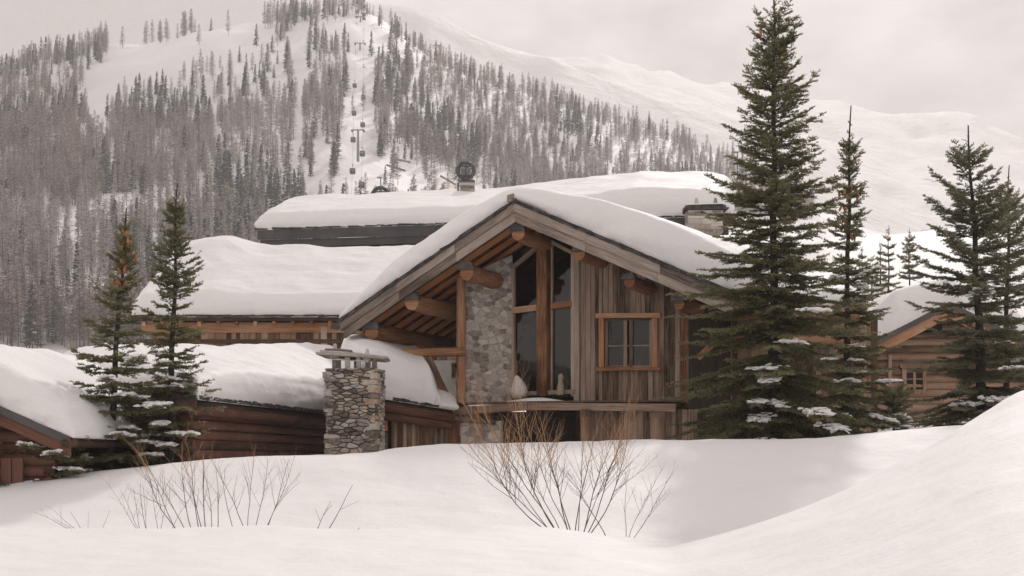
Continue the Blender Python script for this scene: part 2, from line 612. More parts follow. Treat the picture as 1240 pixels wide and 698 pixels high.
# ------------------------------------------------------------------ terrain sheets
class Sheet:
    """height sheet over (direction, distance); rows give heights at stations"""
    def __init__(s, pxk, rows, pxs, Ys, rel='z'):
        Yk = np.array([r[0] for r in rows], float)
        tab = []
        for r in rows:
            z = np.array(r[1], float)
            if r[2] == 'y':
                z = EZ + (HZ - z) / F * r[0]
            else:
                z = EZ + z
            tab.append(z)
        tab = np.array(tab)                       # rows x pxk
        s.pxs, s.Ys = np.asarray(pxs, float), np.asarray(Ys, float)
        a = herm(pxk, tab.T, s.pxs)               # pxs x rows
        s.Z = herm(np.log(Yk), a.T, np.log(s.Ys)) # Ys x pxs
        s.X = (s.pxs[None, :] - 620.0) / F * s.Ys[:, None]
        s.Yg = np.repeat(s.Ys[:, None], len(s.pxs), 1)
    def pts(s):
        return np.stack([s.X.ravel(), s.Yg.ravel(), s.Z.ravel()], 1)
    def mesh(s, name, m):
        nY, nP = s.Z.shape
        i = np.arange(nY * nP).reshape(nY, nP)
        q = np.stack([i[:-1, :-1].ravel(), i[:-1, 1:].ravel(), i[1:, 1:].ravel(), i[1:, :-1].ravel()], 1)
        return np_mesh(name, s.pts(), quads=q, mats=[m], smooth=True)
    def z(s, x, y):
        x, y = np.atleast_1d(np.asarray(x, float)), np.atleast_1d(np.asarray(y, float))
        px = x / y * F + 620.0
        i = np.clip(np.searchsorted(s.Ys, y) - 1, 0, len(s.Ys) - 2)
        j = np.clip(np.searchsorted(s.pxs, px) - 1, 0, len(s.pxs) - 2)
        a = np.clip((y - s.Ys[i]) / (s.Ys[i + 1] - s.Ys[i]), 0, 1)
        b = np.clip((px - s.pxs[j]) / (s.pxs[j + 1] - s.pxs[j]), 0, 1)
        return (s.Z[i, j] * (1 - a) * (1 - b) + s.Z[i + 1, j] * a * (1 - b) + s.Z[i, j + 1] * (1 - a) * b + s.Z[i + 1, j + 1] * a * b)

pk = [-2700, -700, -200, 0, 100, 200, 300, 400, 500, 600, 700, 800, 850, 900, 1000, 1100, 1180, 1240, 1400, 1900, 3940]
def row(Y, kind, vals):
    return (Y, vals, kind)
G = [
    row(1, 'z', [-1.65] * 21),
    row(8, 'z', [-1.7] * 15 + [-1.6, -1.4, -1.2, -1.0, -0.8, -0.8]),
    row(14, 'y', [770] * 11 + [768, 762, 748, 712, 664, 622, 598, 560, 520, 520]),
    row(18, 'y', [693] * 10 + [695, 697, 692, 678, 640, 590, 545, 520, 480, 440, 440]),
    row(22, 'y', [655] * 9 + [653, 654, 661, 651, 636, 601, 555, 511, 487, 452, 420, 420]),
    row(24.5, 'y', [641] * 9 + [641, 645, 657, 658, 655, 640, 610, 585, 570, 545, 520, 520]),
    row(28, 'y', [646] * 9 + [645, 647, 652, 652, 648, 640, 622, 606, 600, 590, 580, 580]),
    row(32, 'y', [640, 640, 635, 620, 613, 606, 602, 599, 596, 592, 592, 592, 591, 589, 580, 569, 562, 559, 552, 550, 550]),
    row(36, 'y', [630, 630, 606, 588, 575, 561, 553, 550.5, 543, 538, 536.5, 536, 536, 535, 530, 521, 515, 512, 506, 505, 505]),
    row(39, 'y', [640, 640, 612, 594, 582, 570, 561, 557, 551, 545, 543, 541, 540, 538, 532, 523, 516, 512, 506, 505, 505]),
    row(42, 'z', [-1.3, -1.3, -1.2, -1.0, -.95, -.9, -.9, -.8, -.7, -.7, -.7, -.6, -.4, .0, .5, .9, 1.0, 1.05, 1.2, 1.2, 1.2]),
    row(50, 'z', [-1.4] * 3 + [-1.2] * 8 + [-1.0, -.8, -.4, .2, .8, 1.0, 1.1, 1.2, 1.2, 1.2]),
    row(80, 'z', [0] * 11 + [0.5, 1.0, 2.0, 3.6, 4.4, 4.6, 4.6, 4.6, 4.6, 4.6]),
    row(150, 'z', [4] * 11 + [8, 11, 15, 19.6, 20.1, 20.2, 20.0, 19.8, 19, 19]),
    row(200, 'z', [8] * 11 + [10, 11, 13, 15, 16, 16, 16, 16, 16, 16]),
    row(350, 'z', [22] * 21),
    row(1000, 'z', [18] * 21),
    row(4400, 'z', [10] * 21),
]
pxs = np.unique(np.concatenate([np.linspace(-2700, -800, 14), np.linspace(-800, -120, 30), np.arange(-120, 1360, 5.0), np.linspace(1360, 2000, 25), np.linspace(2000, 3940, 14)]))
Ys = np.unique(np.concatenate([np.linspace(1, 10, 12), np.arange(10, 44, 0.16), np.geomspace(44, 4400, 75)]))
ground = Sheet(pk, G, pxs, Ys)
gp = ground.pts()
near = np.clip((60 - gp[:, 1]) / 15, 0, 1) * np.clip((gp[:, 1] - 3) / 6, 0, 1)
dz = near * (0.05 * fnoise(gp * [1, .8, 0], 0.55, 3, 3) + 0.012 * fnoise(gp * [1, 1, 0], 2.3, 3, 9))
far = np.clip((gp[:, 1] - 70) / 60, 0, 1)
dz = dz + far * 0.8 * fnoise(gp * [1, 1, 0], 0.04, 3, 5)
# the heap of snow behind the open porch
hx, hy = XP(545, 52.0), 52.0
dz = dz + 3.9 * np.exp(-(((gp[:, 0] - hx) / 2.3) ** 2 + ((gp[:, 1] - hy) / 2.0) ** 2) ** 1.5)
# hummock with a small rock on the right bank
rx, ry = XP(1243, 21.5), 21.5
dz = dz + 0.12 * np.exp(-(((gp[:, 0] - rx) / .5) ** 2 + ((gp[:, 1] - ry) / .6) ** 2))
ground.Z += dz.reshape(ground.Z.shape)
tag(link('snow_ground', ground.mesh('snow_ground', M['snow'])), kind='structure')

# forested hill with the lift line
hk = [-1500, -500, -200, 0, 60, 120, 200, 270, 340, 420, 470, 520, 580, 650, 720, 780, 850, 900, 1000, 1200, 1600]
ytop = np.array([200, 150, 112, 88, 70, 58, 55, 38, 32, 20, 40, 76, 106, 130, 146, 161, 190, 212, 262, 330, 400], float)
ybase = np.full(len(hk), 432.0)
mid = lambda t: ybase + (ytop - ybase) * t
H = [row(330, 'y', ybase + 25), row(380, 'y', ybase), row(560, 'y', mid(.42)), row(800, 'y', mid(.78)), row(1000, 'y', ytop), row(1080, 'y', ytop + 14), row(1300, 'y', ytop + 150), row(1500, 'y', ytop * 0 + 520)]
hill = Sheet(hk, H, np.concatenate([np.linspace(-1500, -300, 40), np.arange(-295, 1100, 6.0), np.linspace(1105, 1600, 30)]), np.geomspace(330, 1500, 150))
hp = hill.pts()
hz = (fnoise(hp * [1, .6, 0], 0.011, 4, 21) * 7.0 + fnoise(hp * [1, 1, 0], 0.06, 3, 22) * 1.2) * np.clip((hp[:, 1] - 340) / 120, 0, 1)
hill.Z += hz.reshape(hill.Z.shape)
M['hill_snow'] = snow_mat('hill snow', SNOWC, 0.25, 0.5, 1.2)
tag(link('hill', hill.mesh('hill', M['hill_snow'])), kind='structure')

# far mountains
def mountain(name, pkn, yr, Y0, Y1, ybase, seed, amp, m):
    pkn = np.array(pkn, float)
    yr = np.array(yr, float)
    yb = np.full(len(pkn), float(ybase))
    rows = [row(Y0, 'y', yb + 60), row(Y0 * 1.08, 'y', yb)]
    for t, w in ((.3, .36), (.6, .72), (.85, .93)):
        rows.append(row(Y0 + (Y1 - Y0) * t, 'y', yb + (yr - yb) * w))
    rows += [row(Y1, 'y', yr), row(Y1 * 1.03, 'y', yr + 12), row(Y1 * 1.25, 'y', yr * 0 + 520)]
    s = Sheet(pkn, rows, np.linspace(pkn[0], pkn[-1], 300), np.geomspace(Y0, Y1 * 1.25, 150))
    p = s.pts()
    n = fnoise(p * [1, .45, 0], 0.0042, 5, seed)
    rid = 1 - np.abs(fnoise(p * [1.3, .5, 0], 0.006, 4, seed + 5))
    w = np.clip((p[:, 1] - Y0 * 1.05) / 250, 0, 1)
    s.Z += (w * amp * (n + 0.7 * rid - .5)).reshape(s.Z.shape)
    return tag(link(name, s.mesh(name, m)), kind='structure')

def rocky_snow():
    m, nt, b = mat('mountain snow')
    k = nt.links.new
    t = node(nt, 'TexCoord')
    mp = node(nt, 'Mapping')
    mp.inputs['Scale'].default_value = (1, .6, 1.8)
    k(t.outputs['Object'], mp.inputs['Vector'])
    n = node(nt, 'TexNoise', Scale=0.018, Detail=9.0, Roughness=0.68)
    k(mp.outputs['Vector'], n.inputs['Vector'])
    r = ramp(nt, [(0.0, (0.12, 0.11, 0.105)), (0.315, (0.16, 0.15, 0.145)), (0.35, SNOWC)])
    k(n.outputs['Fac'], r.inputs['Fac'])
    k(r.outputs['Color'], b.inputs['Base Color'])
    b.inputs['Roughness'].default_value = 0.75
    b.inputs['Specular IOR Level'].default_value = 0.15
    n2 = node(nt, 'TexNoise', Scale=0.03, Detail=6.0, Roughness=0.6)
    k(t.outputs['Object'], n2.inputs['Vector'])
    bump(nt, b, n2.outputs['Fac'], 0.8, 9.0)
    return m
M['mountain'] = rocky_snow()
mountain('mountain', [-1500, -400, 0, 300, 470, 560, 640, 760, 860, 950, 1100, 1400], [-220, -190, -140, -75, -8, 25, 52, 104, 148, 192, 262, 380], 1150, 1500, 380, 31, 14, M['mountain'])
mountain('mountain', [-200, 500, 700, 860, 950, 1040, 1130, 1200, 1240, 1400, 2000], [0, 52, 66, 84, 104, 130, 151, 168, 184, 240, 330], 1700, 3400, 345, 41, 30, M['mountain'])

# haze
hb = MB()
hb.box((-7600, -900, -40), (7600, 4800, 960))
hz_m, hnt, hbs = mat('mountain air')
hnt.nodes.remove(hbs)
pv = node(hnt, 'VolumePrincipled', Density=0.00025, Anisotropy=0.1)
pv.inputs['Color'].default_value = (0.985, 0.965, 0.955, 1)
hnt.links.new(pv.outputs[0], hnt.nodes['Material Output'].inputs['Volume'])
haze = hb.build('haze', hz_m)
haze.data.flip_normals()
tag(haze, kind='stuff')

# ------------------------------------------------------------------ builders for houses
def bilinear(c):
    c = [np.array(p, float) for p in c]   # front-left, front-right, back-right, back-left
    return lambda a, b: ((1 - a) * (1 - b))[:, None] * c[0] + (a * (1 - b))[:, None] * c[1] + (a * b)[:, None] * c[2] + ((1 - a) * b)[:, None] * c[3]

def snow_slab(name, base, T, parent=None, na=90, nb=50, ra=.06, rb=.12, p=2.6, seed=0, lump=0.05, sides=(1, 1, 1, 1), bulge=0.10, mat_=None, label=None):
    """rounded slab of snow lying on base(a, b); T(a, b) is its thickness; sides: left, right, front, back rounded"""
    ta = (1 - np.cos(np.pi * np.arange(na) / (na - 1))) / 2
    tb = (1 - np.cos(np.pi * np.arange(nb) / (nb - 1))) / 2
    A, B = np.meshgrid(ta, tb)
    a, b = A.ravel(), B.ravel()
    bp = base(a, b)
    def prof(d, r):
        x = np.clip(d / r, 0, 1)
        return (1 - (1 - x) ** p) ** (1 / p)
    e = np.ones_like(a)
    if sides[0]: e = e * prof(a, ra)
    if sides[1]: e = e * prof(1 - a, ra)
    if sides[2]: e = e * prof(b, rb)
    if sides[3]: e = e * prof(1 - b, rb)
    t = T(a, b) * e
    top = bp.copy()
    top[:, 2] += t
    # lumps and layers; drifted sag outward at mid height of the rims
    top[:, 2] += e * lump * fnoise(top, 0.9, 4, seed)
    n = nb * na
    I = np.arange(n).reshape(nb, na)
    # strata: push rim vertices in and out with height
    cen = bp.mean(0)
    out = bp - cen
    out[:, 2] = 0
    out /= (np.linalg.norm(out, axis=1)[:, None] + 1e-9)
    rim = (1 - e)
    h = top[:, 2] - bp[:, 2]
    rel = np.clip(t / (T(a, b) + 1e-6), 0, 1)
    push = rim * (bulge * np.sin(np.pi * np.clip(rel, 0, 1)) * 1.2 + 0.08 * vnoise(np.stack([top[:, 0] * .35, top[:, 1] * .35, top[:, 2] * 8], 1), 1.0, seed + 3) + 0.055 * vnoise(np.stack([top[:, 0] * .8, top[:, 1] * .8, top[:, 2] * 19], 1), 1.0, seed + 4) + 0.05 * fnoise(top, 1.6, 3, seed + 8))
    top += out * push[:, None]
    bot = bp.copy()
    bot[:, 2] -= 0.015
    V = np.concatenate([top, bot])
    q = np.stack([I[:-1, :-1].ravel(), I[:-1, 1:].ravel(), I[1:, 1:].ravel(), I[1:, :-1].ravel()], 1)
    qb = q[:, ::-1] + n
    rims = []
    for line, rev in ((I[0, :], 0), (I[-1, :], 1), (I[:, 0], 1), (I[:, -1], 0)):
        x, y = line[:-1], line[1:]
        s = np.stack([x + n, y + n, y, x], 1)
        rims.append(s[:, ::-1] if rev else s)
    Q = np.concatenate([q, qb] + rims)
    off = ORG.get(parent, Vector())
    V = V - np.array(off)
    o = link(name, np_mesh(name, V, quads=Q, mats=[mat_ or M['roof_snow']], smooth=True), parent)
    ORG[o] = off
    if label:
        o['label'] = label
    return o

def planks(mb, A, B, zb, zt, pw=0.17, th=0.03, m=0, gap=0.011):
    """upright boards along plan line A->B; zb, zt: bottom and top height as functions of distance"""
    A, B = Vector((A[0], A[1], 0)), Vector((B[0], B[1], 0))
    Ln = (B - A).length
    d = (B - A).normalized()
    nrm = Vector((d.y, -d.x, 0))
    s = 0.0
    while s < Ln - 0.02:
        w = min(pw * rnd.uniform(.7, 1.35), Ln - s)
        s1 = s + w - gap
        o = nrm * rnd.uniform(0, 0.018)
        c = []
        for z_of in (zb, zt):
            jz = rnd.uniform(-.012, .012) if z_of is zb else 0
            for ss, off in ((s, th), (s1, th), (s1, 0), (s, 0)):
                q = A + d * ss + nrm * off + o
                c.append(Vector((q.x, q.y, z_of(ss) + jz)))
        mb.hexa(c, m)
        s += w

def log_wall(mb, A, B, z0, z1, r=0.13, m=0, over=0.0, ztop=None):
    A, B = Vector((A[0], A[1], 0)), Vector((B[0], B[1], 0))
    d = (B - A).normalized()
    z = z0 + r
    while z < z1 + r * .5:
        a, b = A - d * over * rnd.uniform(.6, 1.2), B + d * over * rnd.uniform(.6, 1.2)
        if ztop:
            lo, hi = ztop(z)
            a, b = A.lerp(B, lo) if lo > 0 else a, A.lerp(B, hi) if hi < 1 else b
        n = 6
        if (b - a).length > .3:
            pts = [a.lerp(b, i / n) + Vector((0, 0, z + rnd.uniform(-.01, .01))) for i in range(n + 1)]
            mb.tube(pts, [r * rnd.uniform(.96, 1.06) for _ in pts], 10, True, m)
        z += 2 * r * .93

def masonry(mb, lo, hi, course=(.06, .17), length=(.12, .42), joint=.012, depth=.05, rough=.016, faces=(1, 1, 1, 1), m=0):
    """stones set on the four upright faces of a block lo..hi"""
    x0, y0, z0 = lo
    x1, y1, z1 = hi
    runs = [((x0, y0), (x1, y0)), ((x1, y0), (x1, y1)), ((x1, y1), (x0, y1)), ((x0, y1), (x0, y0))]
    for fi, (a, b) in enumerate(runs):
        if not faces[fi]:
            continue
        A, B = Vector((*a, 0)), Vector((*b, 0))
        Ln = (B - A).length
        d = (B - A) / Ln
        nr = Vector((d.y, -d.x, 0))
        z = z0
        while z < z1 - .02:
            h = min(rnd.uniform(*course), z1 - z)
            s = -depth * .5 if rnd.random() < .5 else 0.0
            while s < Ln - .02:
                w = min(rnd.uniform(*length) * (.6 + h * 5), Ln - s + .01)
                sub = 2 if (h > course[1] * .75 and rnd.random() < .3) else 1
                for q in range(sub):
                    za, zb_ = z + h * q / sub + joint / 2, z + h * (q + 1) / sub - joint / 2
                    o = rnd.uniform(0.3, 1.0) * depth
                    c = []
                    j = lambda: Vector((rnd.uniform(-rough, rough), rnd.uniform(-rough, rough), rnd.uniform(-rough, rough) * .8))
                    for off in (-.02, o):
                        sh = 0.0 if off < 0 else .012
                        for ss, zz in ((s + joint / 2 + sh, za + sh * .6), (s + w - joint / 2 - sh, za + sh * .6), (s + w - joint / 2 - sh, zb_ - sh * .6), (s + joint / 2 + sh, zb_ - sh * .6)):
                            c.append(A + d * ss + nr * off + Vector((0, 0, zz)) + j())
                    mb.hexa(c, m)
                s += w
            z += h

def rubble_face(mb, O, ex, nr, w, h, size, stretch=1.3, gap=.022, depth=.045, top=None, m=0, seed=0):
    """irregular stones packed on an upright face: O corner, ex along, h up"""
    r = random.Random(seed)
    O, ex, nr = Vector(O), Vector(ex).normalized(), Vector(nr).normalized()
    W2 = w / stretch
    n = int(W2 * h / (size * size) * 1.15)
    pts = []
    for k in range(n):
        best, bd = None, -1
        for _ in range(5):
            c = (r.uniform(0, W2), r.uniform(0, h))
            d = min(((c[0] - p[0]) ** 2 + (c[1] - p[1]) ** 2 for p in pts), default=9)
            d *= r.uniform(.25, 1)
            if d > bd:
                best, bd = c, d
        pts.append(best)
    for c in pts:
        poly = [(0, 0), (W2, 0), (W2, h), (0, h)]
        nb = sorted(pts, key=lambda p: (p[0] - c[0]) ** 2 + (p[1] - c[1]) ** 2)[1:18]
        for p in nb:
            mx_, my_ = (p[0] + c[0]) / 2, (p[1] + c[1]) / 2
            dx, dy = p[0] - c[0], p[1] - c[1]
            out = []
            for i in range(len(poly)):
                a, b = poly[i - 1], poly[i]
                da = (a[0] - mx_) * dx + (a[1] - my_) * dy
                db = (b[0] - mx_) * dx + (b[1] - my_) * dy
                if (da <= 0) != (db <= 0):
                    t = da / (da - db)
                    out.append((a[0] + (b[0] - a[0]) * t, a[1] + (b[1] - a[1]) * t))
                if db <= 0:
                    out.append(b)
            poly = out
            if len(poly) < 3:
                break
        if len(poly) < 3:
            continue
        poly = [(x * stretch, z) for x, z in poly]
        cx = sum(p[0] for p in poly) / len(poly); cz = sum(p[1] for p in poly) / len(poly)
        if top and cz > top(cx) - .03:
            continue
        # cut the corners once, then pull in for the joint
        q = []
        for i in range(len(poly)):
            a, b = poly[i - 1], poly[i]
            q += [(a[0] * .88 + b[0] * .12, a[1] * .88 + b[1] * .12), (a[0] * .12 + b[0] * .88, a[1] * .12 + b[1] * .88)]
        def ring(g, o, j):
            res = []
            for x, z in q:
                dx, dz = x - cx, z - cz
                l = math.hypot(dx, dz) + 1e-6
                k = max(.3, 1 - g / l)
                res.append(O + ex * (cx + dx * k + r.uniform(-j, j)) + Vector((0, 0, cz + dz * k + r.uniform(-j, j))) + nr * (o + r.uniform(-j, j)))
            return res
        d = depth * r.uniform(.45, 1.1)
        rings = [ring(gap * .5, -.02, 0), ring(gap * .55, d * .55, .004), ring(gap * .55 + .022, d, .006)]
        k = r.randrange(900)
        uv = (0, k * 10 + 5)
        nn = len(q)
        for a, b in ((rings[0], rings[1]), (rings[1], rings[2])):
            for i in range(nn):
                j = (i + 1) % nn
                mb.face([a[i], a[j], b[j], b[i]], [uv] * 4, m)
        mb.face(rings[2], [uv] * nn, m)

def slate_edge(mb, p0, p1, out, n, size=(.28, .16), layers=2, m=0):
    """ragged slates along an edge p0->p1, sticking out along out"""
    p0, p1, out = Vector(p0), Vector(p1), Vector(out).normalized()
    d = (p1 - p0).normalized()
    Ln = (p1 - p0).length
    for l in range(layers):
        s = rnd.uniform(-.1, 0)
        while s < Ln:
            w = rnd.uniform(.6, 1.6) * size[0]
            q = p0 + d * (s + w / 2) + Vector((0, 0, .016 + l * .027 + rnd.uniform(-.004, .007)))
            e = q + out * rnd.uniform(.65, 1.0) * size[1]
            up_ = d.cross(out)
            up_ = up_ if up_.z > 0 else -up_
            mb.beam(q - out * .35, e, w * 1.04, rnd.uniform(.022, .04), up=up_, m=m, jit=.014)
            s += w

# ------------------------------------------------------------------ main chalet
TH = R(22)
X0, Y0 = 0.11, 45.0
cT, sT = math.cos(TH), math.sin(TH)
def W(u, v, z):
    return Vector((X0 + u * cT + v * sT, Y0 - u * sT + v * cT, z))
def solve_u(px, v):
    k = (px - 620.0) / F
    return (k * (Y0 + v * cT) - X0 - v * sT) / (cT + k * sT)
def Yuv(u, v):
    return Y0 - u * sT + v * cT
ZAP = ZP(247, 45.0)
UL = solve_u(413, 0)
SL = (ZAP - ZP(392, Yuv(UL, 0))) / -UL
uq = solve_u(862, 0)
SR = (ZAP - ZP(347, Yuv(uq, 0))) / uq
UR = 6.2
VB = 15.0
def roof(u):
    return ZAP + SL * u if u < 0 else ZAP - SR * u
UP = Vector((0, 0, 1))
VD = W(0, 1, 0) - W(0, 0, 0)
UD = W(1, 0, 0) - W(0, 0, 0)

chalet = thing('chalet', 'big timber and stone chalet with steep snowy gable and tall glazed front', 'chalet', W(0, 2.5, EZ - 1.2))

# verge boards
for sgn, ue, sl in ((-1, UL, SL), (1, UR, SR)):
    mb = MB()
    def zt(u, d):
        return roof(u) - d
    e = ue - sgn * .02
    # upper board stands proud of the lower one
    for d0, d1, v0, v1, cut in ((0.0, .235, -.13, -.03, 0), (.24, .50, -.085, 0.0, .10)):
        n = 3
        us = [0 + (e - sgn * cut) * i / n for i in range(n + 1)]
        for i in range(n):
            a, b = us[i], us[i + 1]
            g = .004 * (1 if i < n - 1 else 0)
            b2 = b - sgn * g
            cut2 = .16 * sgn * (i == n - 1)
            mb.hexa([W(a, v0, zt(a, d1)), W(a, v1, zt(a, d1)), W(a, v1, zt(a, d0)), W(a, v0, zt(a, d0)),
                     W(b2 + cut2 * -.2, v0, zt(b2, d1)), W(b2 + cut2 * -.2, v1, zt(b2, d1)), W(b2, v1, zt(b2, d0)), W(b2, v0, zt(b2, d0))])
    mb.build('verge_board', M['grey_wood'], chalet)
# small block on the apex
mb = MB()
mb.prism([W(-.07, -.16, roof(0) - .10), W(-.19, -.16, roof(0) - .12), W(-.20, -.16, roof(0) + .22), W(-.02, -.16, roof(0) + .26), W(0.02, -.16, roof(0) + .02)], VD * .3)
mb.build('apex_block', M['grey_wood'], chalet)

# roof deck with rafters
mb = MB()
for sgn, ue in ((-1, UL), (1, UR)):
    nb = 22
    for i in range(nb):            # boards run along the ridge
        a = ue * i / nb
        b = ue * (i + .97) / nb
        c = []
        for v in (0.0, VB):
            c += [W(a, v, roof(a) - .13), W(b, v, roof(b) - .13), W(b, v, roof(b) - .04), W(a, v, roof(a) - .04)]
        mb.hexa(c)
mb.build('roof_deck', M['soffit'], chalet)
v = .32
while v < 9:
    for sgn, ue in ((-1, UL + .15), (1, UR - .1)):
        if sgn > 0 and v > 1.9:
            continue
        mb = MB()
        c = []
        for u in (sgn * .03, ue):
            z = roof(u) - .135
            c += [W(u, v - .065, z - .14), W(u, v + .065, z - .14), W(u, v + .065, z), W(u, v - .065, z)]
        mb.hexa(c)
        mb.build('rafter', M['rafter_wood'], chalet)
    v += .78

# purlins: log beams that carry the overhang
PU = [(-1, 629, 284, 4.5, .22), (-1, 566, 331, 2.6, .25), (-1, 500, 367, 3.4, .25), (-1, 452, 403, 8.0, .25), (1, 703, 308, 2.1, .19), (1, 763, 342, 2.1, .19), (1, 823, 368, 2.1, .19)]
for sg, px, py, v1, r in PU:
    u = solve_u(px, .2)
    z = ZP(py, Yuv(u, .2))
    z = min(z, roof(u) - .27 - r)
    mb = MB()
    n = 7
    pts = [W(u + rnd.uniform(-.012, .012), .12 + (v1 - .12) * i / n, z + rnd.uniform(-.01, .01)) for i in range(n + 1)]
    mb.tube(pts, [r * rnd.uniform(.93, 1.05) * (.86 if i == 0 else 1) for i, _ in enumerate(pts)], 10, True, wob=.05)
    o = mb.build('purlin', M['purlin'], chalet)
    mb = MB()                      # slate cap over the end grain
    mb.prism([W(u - r * 1.1, .02, z + r * .35), W(u + r * 1.1, .02, z + r * .35), W(u + r * .75, .02, z + r * 1.15), W(u - r * .75, .02, z + r * 1.15)], VD * .16)
    mb.build('end_cap', M['slate'], o)

# slates and snow on the roof
mb = MB()
for sgn, ue in ((-1, UL - .03), (1, UR)):
    slate_edge(mb, W(0, -.06, roof(0) + .0), W(ue, -.06, roof(ue) + .0), -VD, 0, (.30, .13), 4)
slate_edge(mb, W(UL, 0, roof(UL) - .02), W(UL, VB, roof(UL) - .02), -UD, 0, (.3, .14), 2)
mb.build('slate_verge', M['slate'], chalet)

def cb(a, b):
    u = UL + (UR + .1 - UL) * a
    v = -.03 + (VB + .03) * b
    rr = .5
    z = np.where(u < 0, ZAP + SL * u, ZAP - SR * u)
    # soften the ridge
    k = np.clip(1 - np.abs(u) / rr, 0, 1) ** 2
    z = z - k * rr * .12 + .125
    return np.stack([X0 + u * cT + v * sT, Y0 - u * sT + v * cT, z], 1)
def ct(a, b):
    u = UL + (UR + .1 - UL) * a
    t = np.interp(u, [UL, UL + .5, UL + 1.6, -1.6, -.5, 0.1, .9, 2.2, 4.2, UR], [.30, .52, .74, .80, .58, .45, .64, .90, 1.08, 1.0])
    v = b * VB
    return t * (1 + .06 * np.sin(v * .7)) * (1 + .22 * np.clip(v / 8, 0, 1))
snow_slab('roof_snow', cb, ct, chalet, 150, 90, ra=.03, rb=.035, p=2.3, seed=2, lump=.05, bulge=.12)

# walls: pillar, glazing, boards
GL = (XP(621, 47.7), 47.7)
GR = (XP(697, 46.55), 46.55)
t_ = 3.27
BR = (GR[0] + cT * t_, GR[1] - sT * t_)
def uv_of(x, y):
    dx, dy = x - X0, y - Y0
    return dx * cT - dy * sT, dx * sT + dy * cT
def roof_at(x, y):
    return roof(uv_of(x, y)[0])
base_z = EZ - 1.3
ledge_z = ZP(489, 45.6)

# stone pillar left of the glazing
pl0 = Vector((XP(563, 47.35), 47.35, 0))
pl1 = Vector((GL[0] - .02, GL[1] - .05, 0))
dd = (pl1 - pl0)
pw_ = dd.length
ang = math.atan2(dd.y, dd.x)
mb = MB()
ztop_l, ztop_r = roof_at(*pl0[:2]) - .42, roof_at(*pl1[:2]) - .42
nseg = 6
rubble_face(mb, (0, 0, base_z), (1, 0, 0), (0, -1, 0), pw_, ztop_r - base_z, .15, 1.35, .018, .035, top=lambda x: ztop_l - base_z + (ztop_r - ztop_l) * x / pw_, seed=41)
rubble_face(mb, (pw_, 0, base_z), (0, 1, 0), (1, 0, 0), 1.3, ztop_r - base_z, .16, 1.25, .02, .02, seed=42)
rubble_face(mb, (0, 1.3, base_z), (0, -1, 0), (-1, 0, 0), 1.3, ztop_l - base_z, .16, 1.25, .02, .02, seed=43)
core = MB()
core.hexa([(0.0, 0.0, base_z), (pw_, 0.0, base_z), (pw_, 1.3, base_z), (0, 1.3, base_z), (0, 0.0, ztop_l), (pw_, 0.0, ztop_r), (pw_, 1.3, ztop_r), (0, 1.3, ztop_l)])
for b_ in (mb, core):
    ca, sa = math.cos(ang), math.sin(ang)
    b_.v = [(pl0.x + x * ca - y * sa, pl0.y + x * sa + y * ca, z) for x, y, z in b_.v]
pil = core.build('stone_pillar', M['mortar'], chalet)
mb.build('stone_facing', M['rubble'], pil)

# glazing
def G2(px, py, off=0.0):
    q = on_plane(px, py, GL, GR)
    d = (Vector((*GR, 0)) - Vector((*GL, 0))).normalized()
    return q + Vector((d.y, -d.x, 0)) * off
gz = MB()
def bar(px0, py0, px1, py1, w, dep, off=0.0, m=0, mbx=None):
    d = (Vector((*GR, 0)) - Vector((*GL, 0))).normalized()
    nrm = Vector((d.y, -d.x, 0))
    (mbx or gz).beam(G2(px0, py0, off), G2(px1, py1, off), w, dep, up=nrm, m=m)
fr = MB()
win = thing_dummy = None
bar(622.5, 325, 622.5, 480, .07, .12, .03, 0, fr)
bar(695, 309, 695, 480, .10, .12, .03, 0, fr)
bar(652.2, 297, 652.2, 478, .045, .1, .0, 0, fr)
bar(668.8, 293, 668.8, 478, .045, .1, .0, 0, fr)
bar(620, 326, 654, 297, .10, .12, .03, 0, fr)
bar(666, 292, 697, 308, .10, .12, .03, 0, fr)
glz = fr.build('glazed_front', M['pale_frame'], chalet)
po = MB(); bar(660.5, 286, 660.5, 480, .33, .26, .09, 0, po); po.build('post', M['orange_wood'], glz)
tr_ = MB(); bar(622, 376.5, 652, 373, .17, .13, .05, 0, tr_); bar(669, 371.5, 694, 368.5, .17, .13, .05, 0, tr_); tr_.build('transom', M['orange_wood'], glz)
si = MB(); bar(620, 478, 698, 474.5, .12, .2, .05, 0, si); si.build('sill', M['grey_wood'], glz)
for poly in ([(624, 480), (651, 480), (651, 378), (624, 378)], [(624, 375), (651, 375), (651, 300), (624, 324)], [(670, 480), (694, 480), (694, 371), (670, 372)], [(670, 369), (694, 367), (694, 309), (670, 296)]):
    mb = MB()
    d = (Vector((*GR, 0)) - Vector((*GL, 0))).normalized()
    mb.prism([G2(x, y, -.01) for x, y in poly], Vector((-d.y, d.x, 0)) * .012)
    mb.build('pane', M['glass'], glz)
